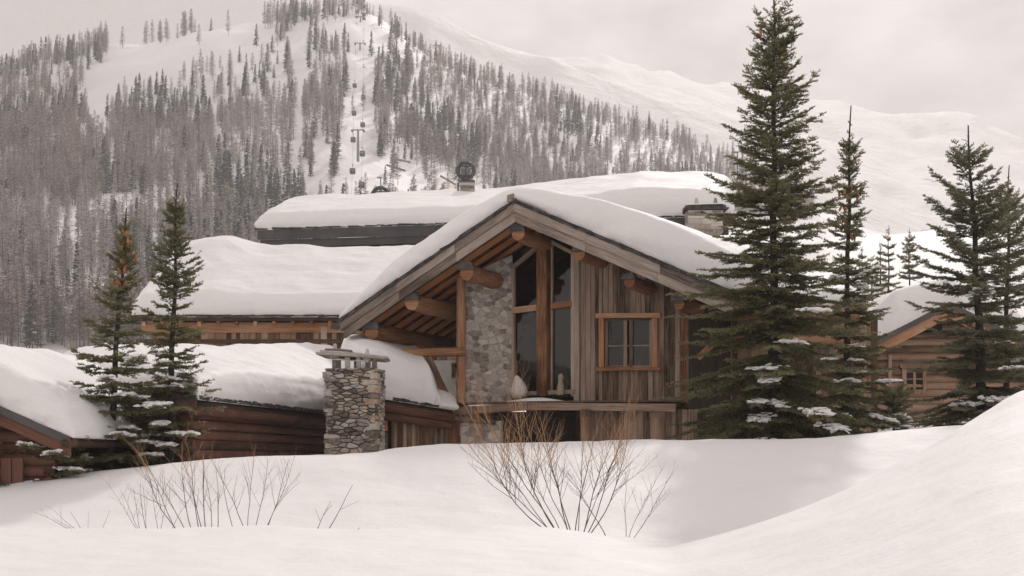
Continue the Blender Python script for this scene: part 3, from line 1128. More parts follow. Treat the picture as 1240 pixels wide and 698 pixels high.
# room behind the glass
room = MB()
zf = ZP(480, 47.5) - .05
A_, B_ = Vector((GL[0], GL[1], 0)), Vector((GR[0], GR[1], 0))
bk = VD * 4.5
for a, b in ((A_ + VD * .25 - UD * .1, A_ + bk), (A_ + bk, B_ + bk), (B_ + bk, B_ + VD * .12 + UD * .1)):
    room.hexa([Vector((a.x, a.y, zf)), Vector((b.x, b.y, zf)), Vector((b.x, b.y + .05, zf)), Vector((a.x, a.y + .05, zf)), Vector((a.x, a.y, zf + 5.2)), Vector((b.x, b.y, zf + 5.2)), Vector((b.x, b.y + .05, zf + 5.2)), Vector((a.x, a.y + .05, zf + 5.2))])
fl_ = [A_ - UD * .3, A_ + bk, B_ + bk, B_ + UD * .3]
room.prism([Vector((p.x, p.y, zf - .04)) for p in fl_], (0, 0, .04))
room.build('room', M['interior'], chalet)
for px in (630, 634.5):
    mb = MB()
    q0, q1 = G2(px - 2.6, 480, -.25), G2(px + 2.6, 480, -.25)
    n = 10
    for i in range(n):
        a, b = q0.lerp(q1, i / n), q0.lerp(q1, (i + 1) / n)
        w = Vector((0, .05 * math.sin(i * 2.1), 0))
        w2 = Vector((0, .05 * math.sin((i + 1) * 2.1), 0))
        mb.face([a + w, b + w2, b + w2 + UP * 3.2, a + w + UP * 3.2], smooth=True)
    mb.build('curtain', M['curtain'], chalet)

# boarded wall with window
def BW(px, py, off=0.0):
    q = on_plane(px, py, GR, BR)
    return q + Vector((-sT, -cT, 0)) * off
bwl = (Vector((*BR, 0)) - Vector((*GR, 0))).length
def along(s):
    return GR[0] + cT * s, GR[1] - sT * s
def s_of(px):
    q = BW(px, 500)
    return (Vector((q.x, q.y, 0)) - Vector((*GR, 0))).length
w0, w1 = s_of(731), s_of(792)
zw0, zw1 = ZP(447, 45.9), ZP(384, 45.9)
mb = MB()
ftop = lambda s: roof_at(*along(s)) - .14
sub = lambda s0, s1, zb, zt: planks(mb, along(s0), along(s1), (lambda s: zb(s + s0)), (lambda s: zt(s + s0)), .125, .03)
sub(0, w0, lambda s: ledge_z - .1, ftop)
sub(w1, bwl, lambda s: ledge_z - .1, ftop)
sub(w0, w1, lambda s: zw1, ftop)
sub(w0, w1, lambda s: ledge_z - .1, lambda s: zw0)
mb.build('board_wall', M['board'], chalet)
# second skin so that no light leaks through the gaps
mb = MB()
def backing(s0, s1, zb, zt):
    a, b = Vector((*along(s0), 0)) + VD * .02, Vector((*along(s1), 0)) + VD * .02
    mb.hexa([Vector((a.x, a.y, zb)), Vector((b.x, b.y, zb)), Vector((b.x, b.y, zb)) + VD * .1, Vector((a.x, a.y, zb)) + VD * .1,
             Vector((a.x, a.y, zt(s0))), Vector((b.x, b.y, zt(s1))), Vector((b.x, b.y, zt(s1))) + VD * .1, Vector((a.x, a.y, zt(s0))) + VD * .1])
backing(0, w0, base_z, ftop); backing(w1, bwl, base_z, ftop); backing(w0, w1, zw1, ftop); backing(w0, w1, base_z, lambda s: zw0)
# side and rear walls of the house
for a, b in ((Vector((*BR, 0)), Vector((*BR, 0)) + VD * 11), (Vector((*GL, 0)) + VD * 1.3, Vector((*GL, 0)) + VD * 11), (Vector((*GL, 0)) + VD * 11, Vector((*BR, 0)) + VD * 11.5)):
    n = (b - a).normalized(); n = Vector((-n.y, n.x, 0)) * .1
    za, zb2 = roof_at(a.x, a.y) - .14, roof_at(b.x, b.y) - .14
    mb.hexa([Vector((a.x, a.y, base_z)), Vector((b.x, b.y, base_z)), Vector((b.x, b.y, base_z)) + n, Vector((a.x, a.y, base_z)) + n,
             Vector((a.x, a.y, za)), Vector((b.x, b.y, zb2)), Vector((b.x, b.y, zb2)) + n, Vector((a.x, a.y, za)) + n])
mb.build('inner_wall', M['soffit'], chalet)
mb = MB()
for px, w in ((699, .16), (829.5, .2)):
    q = BW(px, 490, .05)
    mb.hexa([q + UD * -w / 2 - VD * .03, q + UD * w / 2 - VD * .03, q + UD * w / 2 + VD * .06, q - UD * w / 2 + VD * .06] + [p + UP * (roof_at(q.x, q.y) - .14 - q.z) for p in (q + UD * -w / 2 - VD * .03, q + UD * w / 2 - VD * .03, q + UD * w / 2 + VD * .06, q - UD * w / 2 + VD * .06)])
    mb.build('corner_post', M['grey_wood'] if px < 750 else M['orange_wood'], chalet)
    mb = MB()
# window
def wb(mbx, x0, y0, x1, y1, w, dep, off):
    mbx.beam(BW(x0, y0, off), BW(x1, y1, off), w, dep, up=Vector((-sT, -cT, 0)), jit=.004)
mb = MB()
wb(mb, 723, 383, 801, 382.5, .13, .14, .08)
wb(mb, 729.5, 386, 729.5, 445, .14, .1, .06)
wb(mb, 794, 386, 794, 445, .15, .1, .06)
wb(mb, 722, 447.5, 802, 447, .09, .2, .09)
wnd = mb.build('window', M['orange_wood'], chalet)
mb = MB()
for x in (734.5, 757.5, 764.5, 788.5):
    wb(mb, x, 386, x, 445, .08 if x in (734.5, 788.5) else .1, .06, .0)
wb(mb, 734, 387.5, 789, 387, .06, .06, .0)
wb(mb, 734, 444, 789, 443.5, .06, .06, .0)
wb(mb, 734, 419, 789, 418.6, .035, .05, -.01)
mb.build('sash', M['board'], wnd)
for x0, x1 in ((736, 756), (766, 787)):
    mb = MB()
    mb.prism([BW(x0, 444, -.02), BW(x1, 444, -.02), BW(x1, 387, -.02), BW(x0, 387, -.02)], VD * .01)
    mb.build('pane', M['glass'], wnd)
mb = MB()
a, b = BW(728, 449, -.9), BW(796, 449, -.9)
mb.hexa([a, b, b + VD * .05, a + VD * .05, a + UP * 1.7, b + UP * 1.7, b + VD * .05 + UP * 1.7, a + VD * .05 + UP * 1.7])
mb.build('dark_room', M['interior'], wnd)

# ledge with its snow, posts below
LA, LB, LC = P(529, 500, 46.6), P(640, 492.5, 45.2), P(818, 494, 44.2)
mb = MB()
mb.beam(LA, LB, .14, .2, jit=.01)
mb.beam(LB, LC, .14, .2, jit=.008)
mb.build('ledge_beam', M['board'], chalet)
mb = MB()
mb.tube([P(519, 499.5, 46.3), P(530, 498.5, 46.3), P(550, 497, 46.3)], [.10, .11, .10], 9)
mb.build('beam_end', M['orange_wood'], chalet)
mb = MB()
zt_ = LB.z + .10
bkA, bkC = Vector((pl0.x, pl0.y, 0)), Vector((*BR, 0))
dk = [LA, LB, LC]
mb.prism([Vector((LA.x, LA.y - .06, zt_)), Vector((LB.x, LB.y - .06, zt_ + .001)), Vector((LC.x, LC.y - .06, zt_)), Vector((BR[0], BR[1], zt_)), Vector((*GR, zt_)), Vector((*GL, zt_)), Vector((pl0.x, pl0.y, zt_))], (0, 0, .045))
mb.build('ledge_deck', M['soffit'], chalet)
snow_slab('ledge_snow', bilinear([P(566, 491.5, 45.95), P(738, 490.5, 44.75), Vector((*along(.9), P(738, 490.5, 44.75).z)), Vector((GL[0] - .9, GL[1] - .5, P(566, 491.5, 45.95).z))]),
          lambda a, b: .05 + .20 * np.exp(-((a - .48) / .24) ** 2) * (1 - .2 * b), chalet, 60, 24, ra=.2, rb=.3, p=2, seed=12, lump=.015, bulge=.03)
for px, w in ((709, .28), (796, .42)):
    mb = MB()
    q = P(px, 530, 44.75)
    mb.tube([Vector((q.x, q.y, base_z)), Vector((q.x + .01, q.y, base_z + 1)), Vector((q.x, q.y, LB.z - .3))], w / 2, 9)
    mb.tube([Vector((q.x, q.y, LB.z - .3)), Vector((q.x, q.y, LB.z - .1))], w / 2 * 1.12, 9)
    mb.build('ledge_post', M['tan_board'], chalet)
mb = MB()
planks(mb, (XP(715, 45.1), 45.1), (XP(845, 44.6), 44.6), lambda s: base_z, lambda s: LB.z - .1, .15, .03)
mb.build('lower_boards', M['board'], chalet)
mb = MB()
rubble_face(mb, (0, 0, base_z), (1, 0, 0), (0, -1, 0), 1.15, LB.z - .35 - base_z, .2, 1.3, .03, .05, seed=44)
rubble_face(mb, (1.15, 0, base_z), (0, 1, 0), (1, 0, 0), .8, LB.z - .35 - base_z, .2, 1.3, .03, .05, seed=45)
core = MB(); core.box((0.01, 0.01, base_z), (1.14, .8, LB.z - .37))
for b_ in (mb, core):
    q = P(557, 530, 46.2)
    b_.v = [(q.x + x, q.y + y, z) for x, y, z in b_.v]
fb = core.build('stone_base', M['mortar'], chalet)
mb.build('stone_facing', M['rubble'], fb)
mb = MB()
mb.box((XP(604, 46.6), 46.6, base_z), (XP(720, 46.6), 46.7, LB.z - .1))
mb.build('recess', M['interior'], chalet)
# firewood under the ledge
k = 0
log_mb = MB()
log_mb.tube([(0, -.3, 0), (0, .3, 0)], [.1, .095], 9)
lme = log_mb.mesh('firewood_log', [M['honey_log']])
for rw in range(4):
    for c_ in range(9 - rw % 2):
        x = XP(612, 46.2) + .215 * c_ + (rw % 2) * .105
        o = link('firewood_log', lme, None, (x, 46.2 + rnd.uniform(-.05, .05), base_z + .5 + rw * .185))
        o.rotation_euler = (0, rnd.uniform(0, 6), 0)
        tag(o, 'round firewood log stacked in the dark recess under the snowy ledge', 'log', 'firewood under the ledge')

# open porch: post, cantilever beam, strut
mb = MB()
q = P(558, 490, 47.1)
mb.tube([Vector((q.x, q.y, ledge_z - .15)), Vector((q.x + .02, q.y, ledge_z + 1)), Vector((q.x, q.y, roof_at(q.x, q.y) - .5))], [.13, .125, .13], 9)
mb.build('porch_post', M['orange_wood'], chalet)
mb = MB()
mb.tube([P(484, 428, 47.0), P(520, 427.5, 47.0), P(563, 426, 47.0)], [.125, .13, .13], 10, wob=.03)
mb.build('porch_beam', M['orange_wood'], chalet)
mb = MB()
mb.beam(P(519, 433, 46.98), P(545, 490, 46.98), .2, .18, up=(0, 1, 0), jit=.01)
mb.build('strut', M['tan_board'], chalet)
mb = MB()
mb.tube([P(540, 505, 46.1), P(552, 508, 46.1), P(600, 511, 46.1)], [.06, .08, .085], 8)
mb.build('lower_beam', M['board'], chalet)
mb = MB()
mb.box((XP(538, 46.4), 46.4, base_z), (XP(556, 46.4), 46.55, LB.z - .15))
mb.build('lower_post', M['orange_wood'], chalet)
# brace at the right corner
mb = MB()
mb.beam(P(846, 433, 44.9), P(878, 402, 44.2), .16, .16, up=(0, 1, 0), jit=.01)
mb.build('brace', M['orange_wood'], chalet)

# figures on the ledge before the glass
def lump(name, prof, at, m, label, cat, n=14, lean=0.0):
    mb = MB()
    pts = [Vector(at) + Vector((lean * h * h * 2 + rnd.uniform(-.008, .008), 0, h)) for h, r in prof]
    mb.tube(pts, [r for h, r in prof], n, True, wob=.10)
    o = mb.build(name, m)
    return tag(o, label, cat)
dzl = zt_ + .05
q = G2(638, 478, .38)
lump('white_figure', [(0, .10), (.06, .19), (.16, .235), (.28, .22), (.42, .175), (.54, .115), (.62, .06), (.655, .015)], (q.x, q.y, q.z - .12), M['figure'], 'plump white figure standing on the snowy ledge before the glazing', 'figure', lean=-.12)
q = G2(685.5, 478, .30)
lump('slim_figure', [(0, .09), (.05, .11), (.2, .105), (.34, .075), (.42, .06), (.46, .085), (.53, .085), (.585, .04), (.60, .01)], (q.x, q.y, q.z - .02), M['beige'], 'slim beige figurine on the window ledge right of the orange post', 'figure')

# ------------------------------------------------------------------ annex right of the chalet, behind the big spruce
ax = thing('timber_annex', 'low timber wing with orange beams half hidden behind the tallest spruce', 'house', (XP(950, 50), 50.5, base_z + .5))
mb = MB()
AA, AB = (XP(852, 49.5), 49.5), (XP(1062, 51), 51.0)
ztopA = ZP(384, 50)
planks(mb, AA, AB, lambda s: base_z + .3, lambda s: ztopA, .2, .03)
mb.build('board_wall', M['tan_board'], ax)
mb = MB()
mb.box((AA[0], 50.9, base_z + .3), (AB[0], 55, ztopA + .1))
mb.build('inner_wall', M['soffit'], ax)
for y, Yb in ((381, 49.0), (412, 49.2)):
    mb = MB()
    mb.tube([P(850, y + 1, Yb), P(950, y, Yb), P(1040, y - 2, Yb + .6)], .17, 9, wob=.02)
    mb.build('beam', M['orange_wood'], ax)
mb = MB()
planks(mb, (XP(985, 49.9), 49.9), (XP(1012, 50.0), 50.0), lambda s: ZP(450, 50), lambda s: ZP(405, 50), .12, .03)
mb.build('shutter', M['grey_wood'], ax)
c4 = [P(840, 374, 48.3), P(1050, 371, 49.8), P(1030, 340, 55), P(840, 340, 54)]
mb = MB()
mb.prism([p - UP * .12 for p in c4], (0, 0, .1))
mb.build('roof', M['soffit'], ax)
snow_slab('roof_snow', bilinear(c4), lambda a, b: .5 + 0 * a, ax, 60, 30, ra=.05, rb=.14, seed=33)

# ------------------------------------------------------------------ back house: long lower roof on the left
YB0 = 55.0
bh = thing('plank_house', 'long plank walled house with orange eave and deep snow roof behind the stone chimney', 'house', (XP(300, 57), 57.0, EZ - 1.2))
eL, eR = P(163, 384, YB0), P(620, 384, YB0)
rL, rR = P(214, 322, 61.5), P(640, 322, 61.5)
mb = MB()
mb.prism([eL - UP * .14, eR - UP * .14, rR - UP * .14, rL - UP * .14], (0, 0, .12))
mb.build('roof', M['soffit'], bh)
mb = MB()
slate_edge(mb, eL + UP * .0, eR + UP * .0, (0, -1, 0), 0, (.34, .14), 2)
mb.build('slate_verge', M['slate'], bh)
def bt(a, b):
    hump = .75 * np.exp(-((a - .13) / .10) ** 2) * np.clip(b * 1.6 - .3, 0, 1)
    return .72 + hump * .55 + .12 * b
snow_slab('roof_snow', bilinear([eL - Vector((.1, .05, 0)), eR - Vector((0, .05, 0)), rR, rL]), bt, bh, 150, 80, ra=.04, rb=.07, p=2.6, seed=51, lump=.07, bulge=.12)
mb = MB()
mb.beam(eL + Vector((.15, .35, -.33)), eR + Vector((0, .35, -.33)), .1, .34)
mb.build('eave_beam', M['orange_wood'], bh)
x = eL.x + .3
while x < eR.x:
    mb = MB()
    mb.beam((x, YB0 - .02, eL.z - .235), (x, YB0 + .5, eL.z + .02), .11, .15, jit=.006)
    mb.build('rafter_tail', M['orange_wood'], bh)
    x += .62
mb = MB()
zb_b = ZP(436, YB0 + .4)
planks(mb, (eL.x + .5, YB0 + .42), (eR.x, YB0 + .42), lambda s: zb_b, lambda s: eL.z - .3, .18, .03)
mb.build('plank_wall', M['tan_board'], bh)
mb = MB()
mb.box((eL.x + .52, YB0 + .46, EZ - 1.4), (eR.x, YB0 + 6, eL.z - .1))
mb.build('inner_wall', M['soffit'], bh)
mb = MB()
mb.box((eL.x + .5, YB0 + .36, EZ - 1.4), (eR.x - .01, YB0 + .46, zb_b - .02))
lw = mb.build('plaster_wall', M['plaster'], bh)
for px in (551, 592):
    mb = MB()
    mb.box((XP(px - 5, YB0), YB0 + .30, ZP(457, YB0)), (XP(px + 5, YB0), YB0 + .37, ZP(438, YB0)))
    f = mb.build('window', M['board'], bh)
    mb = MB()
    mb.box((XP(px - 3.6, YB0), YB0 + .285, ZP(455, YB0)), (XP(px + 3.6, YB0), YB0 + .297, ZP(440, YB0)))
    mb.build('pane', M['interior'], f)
mb = MB()
mb.beam(P(165, 413.5, YB0 + .33), P(415, 413.5, YB0 + .33), .08, .14, jit=.01)
mb.build('wall_beam', M['tan_board'], bh)
mb = MB()
mb.beam((XP(391, YB0), YB0 + .34, zb_b), (XP(391, YB0), YB0 + .34, eL.z - .3), .2, .1, up=(0, 1, 0))
mb.build('wall_post', M['pale_frame'], bh)

# ------------------------------------------------------------------ upper house with grey metal eave
uh = thing('upper_house', 'high house behind with wide flat snow roof over a dark grey metal eave', 'house', (XP(600, 68), 70.0, EZ))
ue0, ue1 = P(312, 279, 66.0), P(886, 262, 62.0)
ur0, ur1 = P(344, 259, 73.0), P(890, 240, 70.0)
mb = MB()
mb.prism([ue0 - UP * .02, ue1 - UP * .02, ur1 - UP * .02, ur0 - UP * .02], (0, 0, -.12))
mb.build('roof', M['soffit'], uh)
for d0, h, o in ((.0, .36, 0), (.37, .30, .1)):
    mb = MB()
    mb.beam(ue0 + Vector((o, o, -.02 - d0 - h / 2)), ue1 + Vector((-o, o, -.02 - d0 - h / 2)), .08, h)
    mb.build('fascia', M['metal'], uh)
mb = MB()
slate_edge(mb, ue0, ue1, (0, -1, 0), 0, (.5, .12), 2)
mb.build('slate_verge', M['slate'], uh)
def ut(a, b):
    return np.interp(a, [0, .1, .5, .64, .8, .95, 1], [.75, .8, .85, 1.05, 1.35, 1.15, .9]) * (1 - .15 * (1 - b))
snow_slab('roof_snow', bilinear([ue0 - Vector((.05, .05, 0)), ue1 - Vector((0, .05, 0)), ur1, ur0]), ut, uh, 170, 80, ra=.03, rb=.06, p=2.8, seed=61, lump=.06, bulge=.10)
mb = MB()
planks(mb, (XP(332, 66.9), 66.9), (XP(870, 63.2), 63.2), lambda s: EZ + 3, lambda s: ue0.z - .3, .3, .04)
mb.build('board_wall', M['log'], uh)
# low masonry with a slab cap at the right end of that roof
sc = thing('slab_chimney', 'low stone chimney with snow dusted slab cap at the right end of the high roof', 'chimney', P(856, 275, 61.5))
mb = MB()
q = P(833, 275, 61)
core = MB()
core.box((0, 0, -.2), (1.28, .9, .62))
masonry(mb, (0, 0, -.2), (1.28, .9, .62), (.1, .22), (.25, .6), .012, .03, .012, (1, 1, 0, 1))
mb.v = [(q.x + x, q.y + y, q.z + z) for x, y, z in mb.v]
core.v = [(q.x + x, q.y + y, q.z + z) for x, y, z in core.v]
o = core.build('stack', M['mortar'], sc); mb.build('stone_facing', M['rubble'], o)
mb = MB()
for k in range(3):
    mb.prism([q + Vector((-.15 + k * .06, -.15, .62 + k * .06)), q + Vector((1.5 - k * .1, -.15, .66 + k * .06)), q + Vector((1.45, 1, .66 + k * .06)), q + Vector((-.1, 1, .62 + k * .06))], (0, 0, .05))
mb.build('cap_slab', M['slate'], sc)
for dx in (.35, 1.05):
    mb = MB()
    p = q + Vector((dx, .3, .78))
    mb.hexa([p + Vector((-.1, -.1, 0)), p + Vector((.1, -.1, 0)), p + Vector((.1, .1, 0)), p + Vector((-.1, .1, 0)), p + Vector((-.04, -.04, .33)), p + Vector((.04, -.04, .33)), p + Vector((.04, .04, .33)), p + Vector((-.04, .04, .33))])
    mb.build('cap_stone', M['rubble'], sc)
snow_slab('cap_snow', bilinear([q + Vector((-.1, -.1, .8)), q + Vector((1.4, -.1, .82)), q + Vector((1.4, .9, .82)), q + Vector((-.1, .9, .8))]), lambda a, b: .08 + 0 * a, sc, 20, 16, ra=.2, rb=.3, seed=5, lump=.02, bulge=.02)

# grey chimney on the high roof, below the round cabin
gc = thing('grey_chimney', 'square grey stone chimney standing up from the snow of the high roof', 'chimney', P(566, 232, 70))
core = MB(); mb = MB()
q = P(557, 244, 70)
wd = XP(574, 70) - XP(557, 70)
core.box((q.x + .02, q.y + .02, q.z - .6), (q.x + wd - .02, q.y + .6, q.z + .84))
masonry(mb, (0, 0, -.6), (wd, .6, .84), (.08, .2), (.15, .4), .012, .02, .012, (1, 1, 0, 1))
mb.v = [(q.x + x, q.y + y, q.z + z) for x, y, z in mb.v]
o = core.build('stack', M['mortar'], gc); mb.build('stone_facing', M['rubble'], o)
mb = MB(); mb.box((q.x - .03, q.y - .03, q.z + .84), (q.x + wd + .03, q.y + .63, q.z + .9)); mb.build('cap_slab', M['slate'], gc)
mb = MB(); mb.box((q.x - .13, q.y + .1, q.z - .6), (q.x - .04, q.y + .2, q.z + .82)); mb.build('flue_pipe', M['steel'], gc)

# ------------------------------------------------------------------ log lodge on the left with its stone chimney
dV = Vector((math.sin(R(9.6)), math.cos(R(9.6)), 0))
dN = Vector((math.cos(R(9.6)), -math.sin(R(9.6)), 0))
lo_ = thing('log_lodge', 'long brown log lodge with thick snow roof beside the stone chimney', 'house', (XP(200, 42), 43.0, EZ - 1.1))
l0 = P(238, 484, 38.0)
l1 = l0 + dV * 13.0
lb0, lb1 = P(60, 452, 44.5), P(412, 456, 55.0)
lmid = P(75, 470, 39.5)
mb = MB()
mb.prism([l0 - UP * .06, l1 - UP * .06, lb1 - UP * .06, lb0 - UP * .06], (0, 0, -.1))
mb.build('roof', M['soffit'], lo_)
mb = MB()
slate_edge(mb, l0, l1, dN, 0, (.22, .13), 3)
slate_edge(mb, l0, P(186, 470, 38.6), -dV, 0, (.22, .1), 2)
mb.build('slate_verge', M['slate'], lo_)
mb = MB()
e0 = P(186, 472, 38.4)
mb.hexa([l0 + Vector((0, -.05, -.36)), l0 + Vector((0, .05, -.36)), l0 + Vector((0, .05, 0)), l0 + Vector((0, -.05, 0)), e0 + Vector((0, -.05, -.3)), e0 + Vector((0, .05, -.3)), e0 + Vector((0, .05, .05)), e0 + Vector((0, -.05, .05))])
mb.build('verge_board', M['board'], lo_)
def lt(a, b):
    # a runs along the eave towards the back
    return np.interp(a, [0, .15, .5, .85, 1], [.62, .9, 1.0, 1.15, 1.1]) * (.86 + .14 * b)
snow_slab('roof_snow', bilinear([l0 - dV * .1 + dN * .08, l1 + dN * .08, lb1, lb0]), lt, lo_, 130, 90, ra=.05, rb=.09, p=2.8, seed=71, lump=.07, bulge=.16)
mb = MB()
wA = l0 + dV * .35 - dN * .38
wB = l1 - dN * .38
log_wall(mb, wA, wB, EZ - 1.0, l0.z - .1, .125, over=.15)
mb.build('log_wall', M['log'], lo_)
mb = MB()
gA = wA - dN * 3.2
log_wall(mb, gA, wA, EZ - 1.0, l0.z - .1, .125, over=.2)
mb.build('gable_wall', M['log'], lo_)
mb = MB()
mb.tube([l0 + dN * -.1 - UP * .22 - dV * .05, l1 - dN * .1 - UP * .22], .13, 10)
mb.build('eave_log', M['log'], lo_)
# little brown roof vent above
mb = MB()
for k, (px, w, h) in enumerate(((93, .12, .16), (100, .2, .2), (112, .2, .14))):
    p = P(px, 429, 45.5)
    mb.tube([p - Vector((w, 0, .1)), p + Vector((0, 0, h * .4)), p + Vector((w * 1.3, 0, -.12))], [.12, .17, .1], 9, wob=.15)
tag(mb.build('rock', M['rock']), 'brown boulder poking out of the snow behind the left lodge roof', 'rock')

# right half: storage wing with dark door
sw = thing('storage_wing', 'low wing with dark doorway and upright planks right of the stone chimney', 'house', (XP(490, 45), 45.0, EZ - 1.0))
s0, s1 = P(436, 479, 43.2), P(548, 497, 45.6)
sb1, sb0 = P(532, 462, 49.5), P(412, 458, 48.5)
mb = MB()
mb.prism([s0 - UP * .06, s1 - UP * .06, sb1 - UP * .06, sb0 - UP * .06], (0, 0, -.1))
mb.build('roof', M['soffit'], sw)
sd_ = (s1 - s0).normalized()
sn_ = Vector((sd_.y, -sd_.x, 0)).normalized()
mb = MB()
slate_edge(mb, s0, s1, sn_, 0, (.22, .13), 3)
mb.build('slate_verge', M['slate'], sw)
def st(a, b):
    # tall bank that ends in a rounded belly, thin apron on the far right
    main = np.clip((0.83 - a) / .09, 0, 1) ** .55
    return .22 + main * (1.02 + .12 * np.sin(a * 7)) * (.9 + .1 * b)
snow_slab('roof_snow', bilinear([s0 + sn_ * .06, s1 + sn_ * .06, sb1, sb0]), st, sw, 150, 70, ra=.05, rb=.11, p=2.8, seed=77, lump=.05, bulge=.2)
mb = MB()
for k, (d, r_) in enumerate(((.20, .13), (.42, .12))):
    mb.tube([s0 - UP * d - sn_ * (.02 + .1 * k), s1 - UP * d - sn_ * (.02 + .1 * k)], r_, 10)
mb.build('eave_log', M['log'], sw)
A, B = s0 - sn_ * .3, s1 - sn_ * .3
def SWp(px, py, off=0.0):
    return on_plane(px, py, A, B) + sn_ * off
mb = MB()
def swbox(x0, x1, y0, y1, o0, o1, mm=0):
    a, b = SWp(x0, y1, o1), SWp(x1, y1, o1)
    a2, b2 = SWp(x0, y1, o0), SWp(x1, y1, o0)
    z1a = ZP(y0, a.y)
    mb.hexa([a, b, b2, a2, Vector((a.x, a.y, z1a)), Vector((b.x, b.y, z1a)), Vector((b2.x, b2.y, z1a)), Vector((a2.x, a2.y, z1a))], mm)
swbox(440, 545, 490, 590, -.3, -.2)
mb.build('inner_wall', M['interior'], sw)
mb = MB(); swbox(475.5, 479, 505, 585, -.05, .06); mb.build('door_post', M['board'], sw)
mb = MB(); swbox(463, 474.5, 506, 585, -.2, -.14); dr = mb.build('door', M['soffit'], sw)
mb = MB(); swbox(466, 473, 509, 522, -.14, -.12); mb.build('door_panel', M['rafter_wood'], dr)
for x in (466.5, 469, 471.5):
    mb = MB(); swbox(x, x + 1, 524, 560, -.14, -.12); mb.build('door_bar', M['steel'], dr)
mb = MB()
a, b = SWp(479, 500), SWp(524, 500)
planks(mb, (a.x, a.y), (b.x, b.y), lambda s: EZ - 1.0, lambda s: ZP(510, a.y), .15, .03)
mb.build('plank_wall', M['tan_board'], sw)
mb = MB()
a, b = SWp(524.5, 500, -.1), SWp(545, 500, -.1)
planks(mb, (a.x, a.y), (b.x, b.y), lambda s: EZ - 1.0, lambda s: ZP(514, a.y), .1, .02)
mb.build('dark_planks', M['board'], sw)

# the stone chimney
ch = thing('stone_chimney', 'big rubble stone chimney with slab cap and two pointed stones on top', 'chimney', P(427, 560, 42.2))
q = P(397, 446, 41.8)
zb = EZ - 1.0
wd = XP(456, 41.8) - q.x
mb, core = MB(), MB()
H_ = q.z - zb
# slightly tapered: wider near the top on the left
for f_, (o_, e_, n_, w_) in enumerate((((0, 0, 0), (1, 0, 0), (0, -1, 0), wd), ((wd, 0, 0), (0, 1, 0), (1, 0, 0), 1.15), ((wd, 1.15, 0), (-1, 0, 0), (0, 1, 0), wd), ((0, 1.15, 0), (0, -1, 0), (-1, 0, 0), 1.15))):
    rubble_face(mb, o_, e_, n_, w_, H_, .105, 2.3, .024, .06, seed=140 + f_)
# quoins that tie the corners
for cx_, cy_ in ((0, 0), (wd, 0)):
    z = 0.0
    while z < H_ - .12:
        h = rnd.uniform(.09, .2)
        lx, ly = (rnd.uniform(.2, .36), rnd.uniform(.12, .2)) if rnd.random() < .5 else (rnd.uniform(.1, .18), rnd.uniform(.25, .4))
        x0_, x1_ = (cx_ - .065, cx_ + lx) if cx_ == 0 else (cx_ - lx, cx_ + .065)
        if rnd.random() < .72:
            c = [Vector((x + rnd.uniform(-.018, .018), y + rnd.uniform(-.018, .018), zz + rnd.uniform(-.014, .014))) for zz in (z + .012, min(z + h - .008, H_)) for x, y in ((x0_, -.068), (x1_, -.068), (x1_, ly), (x0_, ly))]
            mb.hexa(c)
        z += h
core.box((.02, .02, 0), (wd - .02, 1.13, H_ - .02))
rot = R(-6)
for b_ in (mb, core):
    nv = []
    for x, y, z in b_.v:
        f = z / H_
        x2 = (x - wd / 2) * (1 + .05 * (f - .5)) + wd / 2 - .03 * f
        nv.append((q.x + x2 * math.cos(rot) - y * math.sin(rot), q.y + x2 * math.sin(rot) + y * math.cos(rot), zb + z))
    b_.v = nv
o = core.build('stack', M['joint'], ch)
mb.build('stone_facing', M['stone'], o)
for i, (fx, fy) in enumerate(((.12, .1), (.38, .1), (.62, .08), (.80, .1), (.92, .35), (.12, .9), (.5, .95), (.88, .9))):
    mb = MB()
    p = Vector((q.x + wd * fx, q.y + 1.05 * fy + .04, q.z - .02))
    mb.box((p.x - .05, p.y - .05, p.z), (p.x + .05 + (.03 if i % 2 else 0), p.y + .05, p.z + .30))
    mb.build('cap_pier', M['rubble'], ch)
mb = MB()
zc = q.z + .27
for (x0, x1, z0_, z1_, t) in ((-.27, wd + .22, .06, -.05, .06), (-.18, wd * .72, .12, .045, .05), (.3, wd + .30, .075, -.03, .045), (-.05, wd * .5, .17, .14, .04)):
    pts = [Vector((q.x + x0, q.y - .28 + rnd.uniform(-.04, .04), zc + z0_)), Vector((q.x + (x0 + x1) / 2, q.y - .33, zc + (z0_ + z1_) / 2 + .01)), Vector((q.x + x1, q.y - .2, zc + z1_)), Vector((q.x + x1 - .05, q.y + 1.3, zc + z1_)), Vector((q.x + x0 + .07, q.y + 1.35, zc + z0_))]
    mb.prism(pts, (0, 0, t))
mb.build('cap_slab', M['rubble'], ch)
for px, hh, w in ((405, .34, .13), (444, .27, .11)):
    mb = MB()
    p = P(px, 432.5 if px < 420 else 435.5, 41.9)
    mb.tube([p - UP * .02, p + UP * .07, p + UP * hh * .6 + Vector((.01, 0, 0)), p + UP * hh + Vector((.02, 0, 0))], [w, w * .85, w * .5, w * .26], 6, smooth=False, wob=.12)
    mb.build('cap_stone', M['rubble'], ch)
mb = MB()
mb.beam((q.x - .05, q.y - .18, q.z - .22), (q.x - .12, q.y - .1, q.z - .04), .12, .05)
snow_slab('cap_snow', bilinear([P(404, 435.5, 41.9), P(445, 438, 41.9), P(445, 438, 42.6), P(404, 435, 42.6)]), lambda a, b: .05 + .02 * np.sin(a * 9), ch, 24, 14, ra=.2, rb=.4, seed=9, lump=.02, bulge=.02)

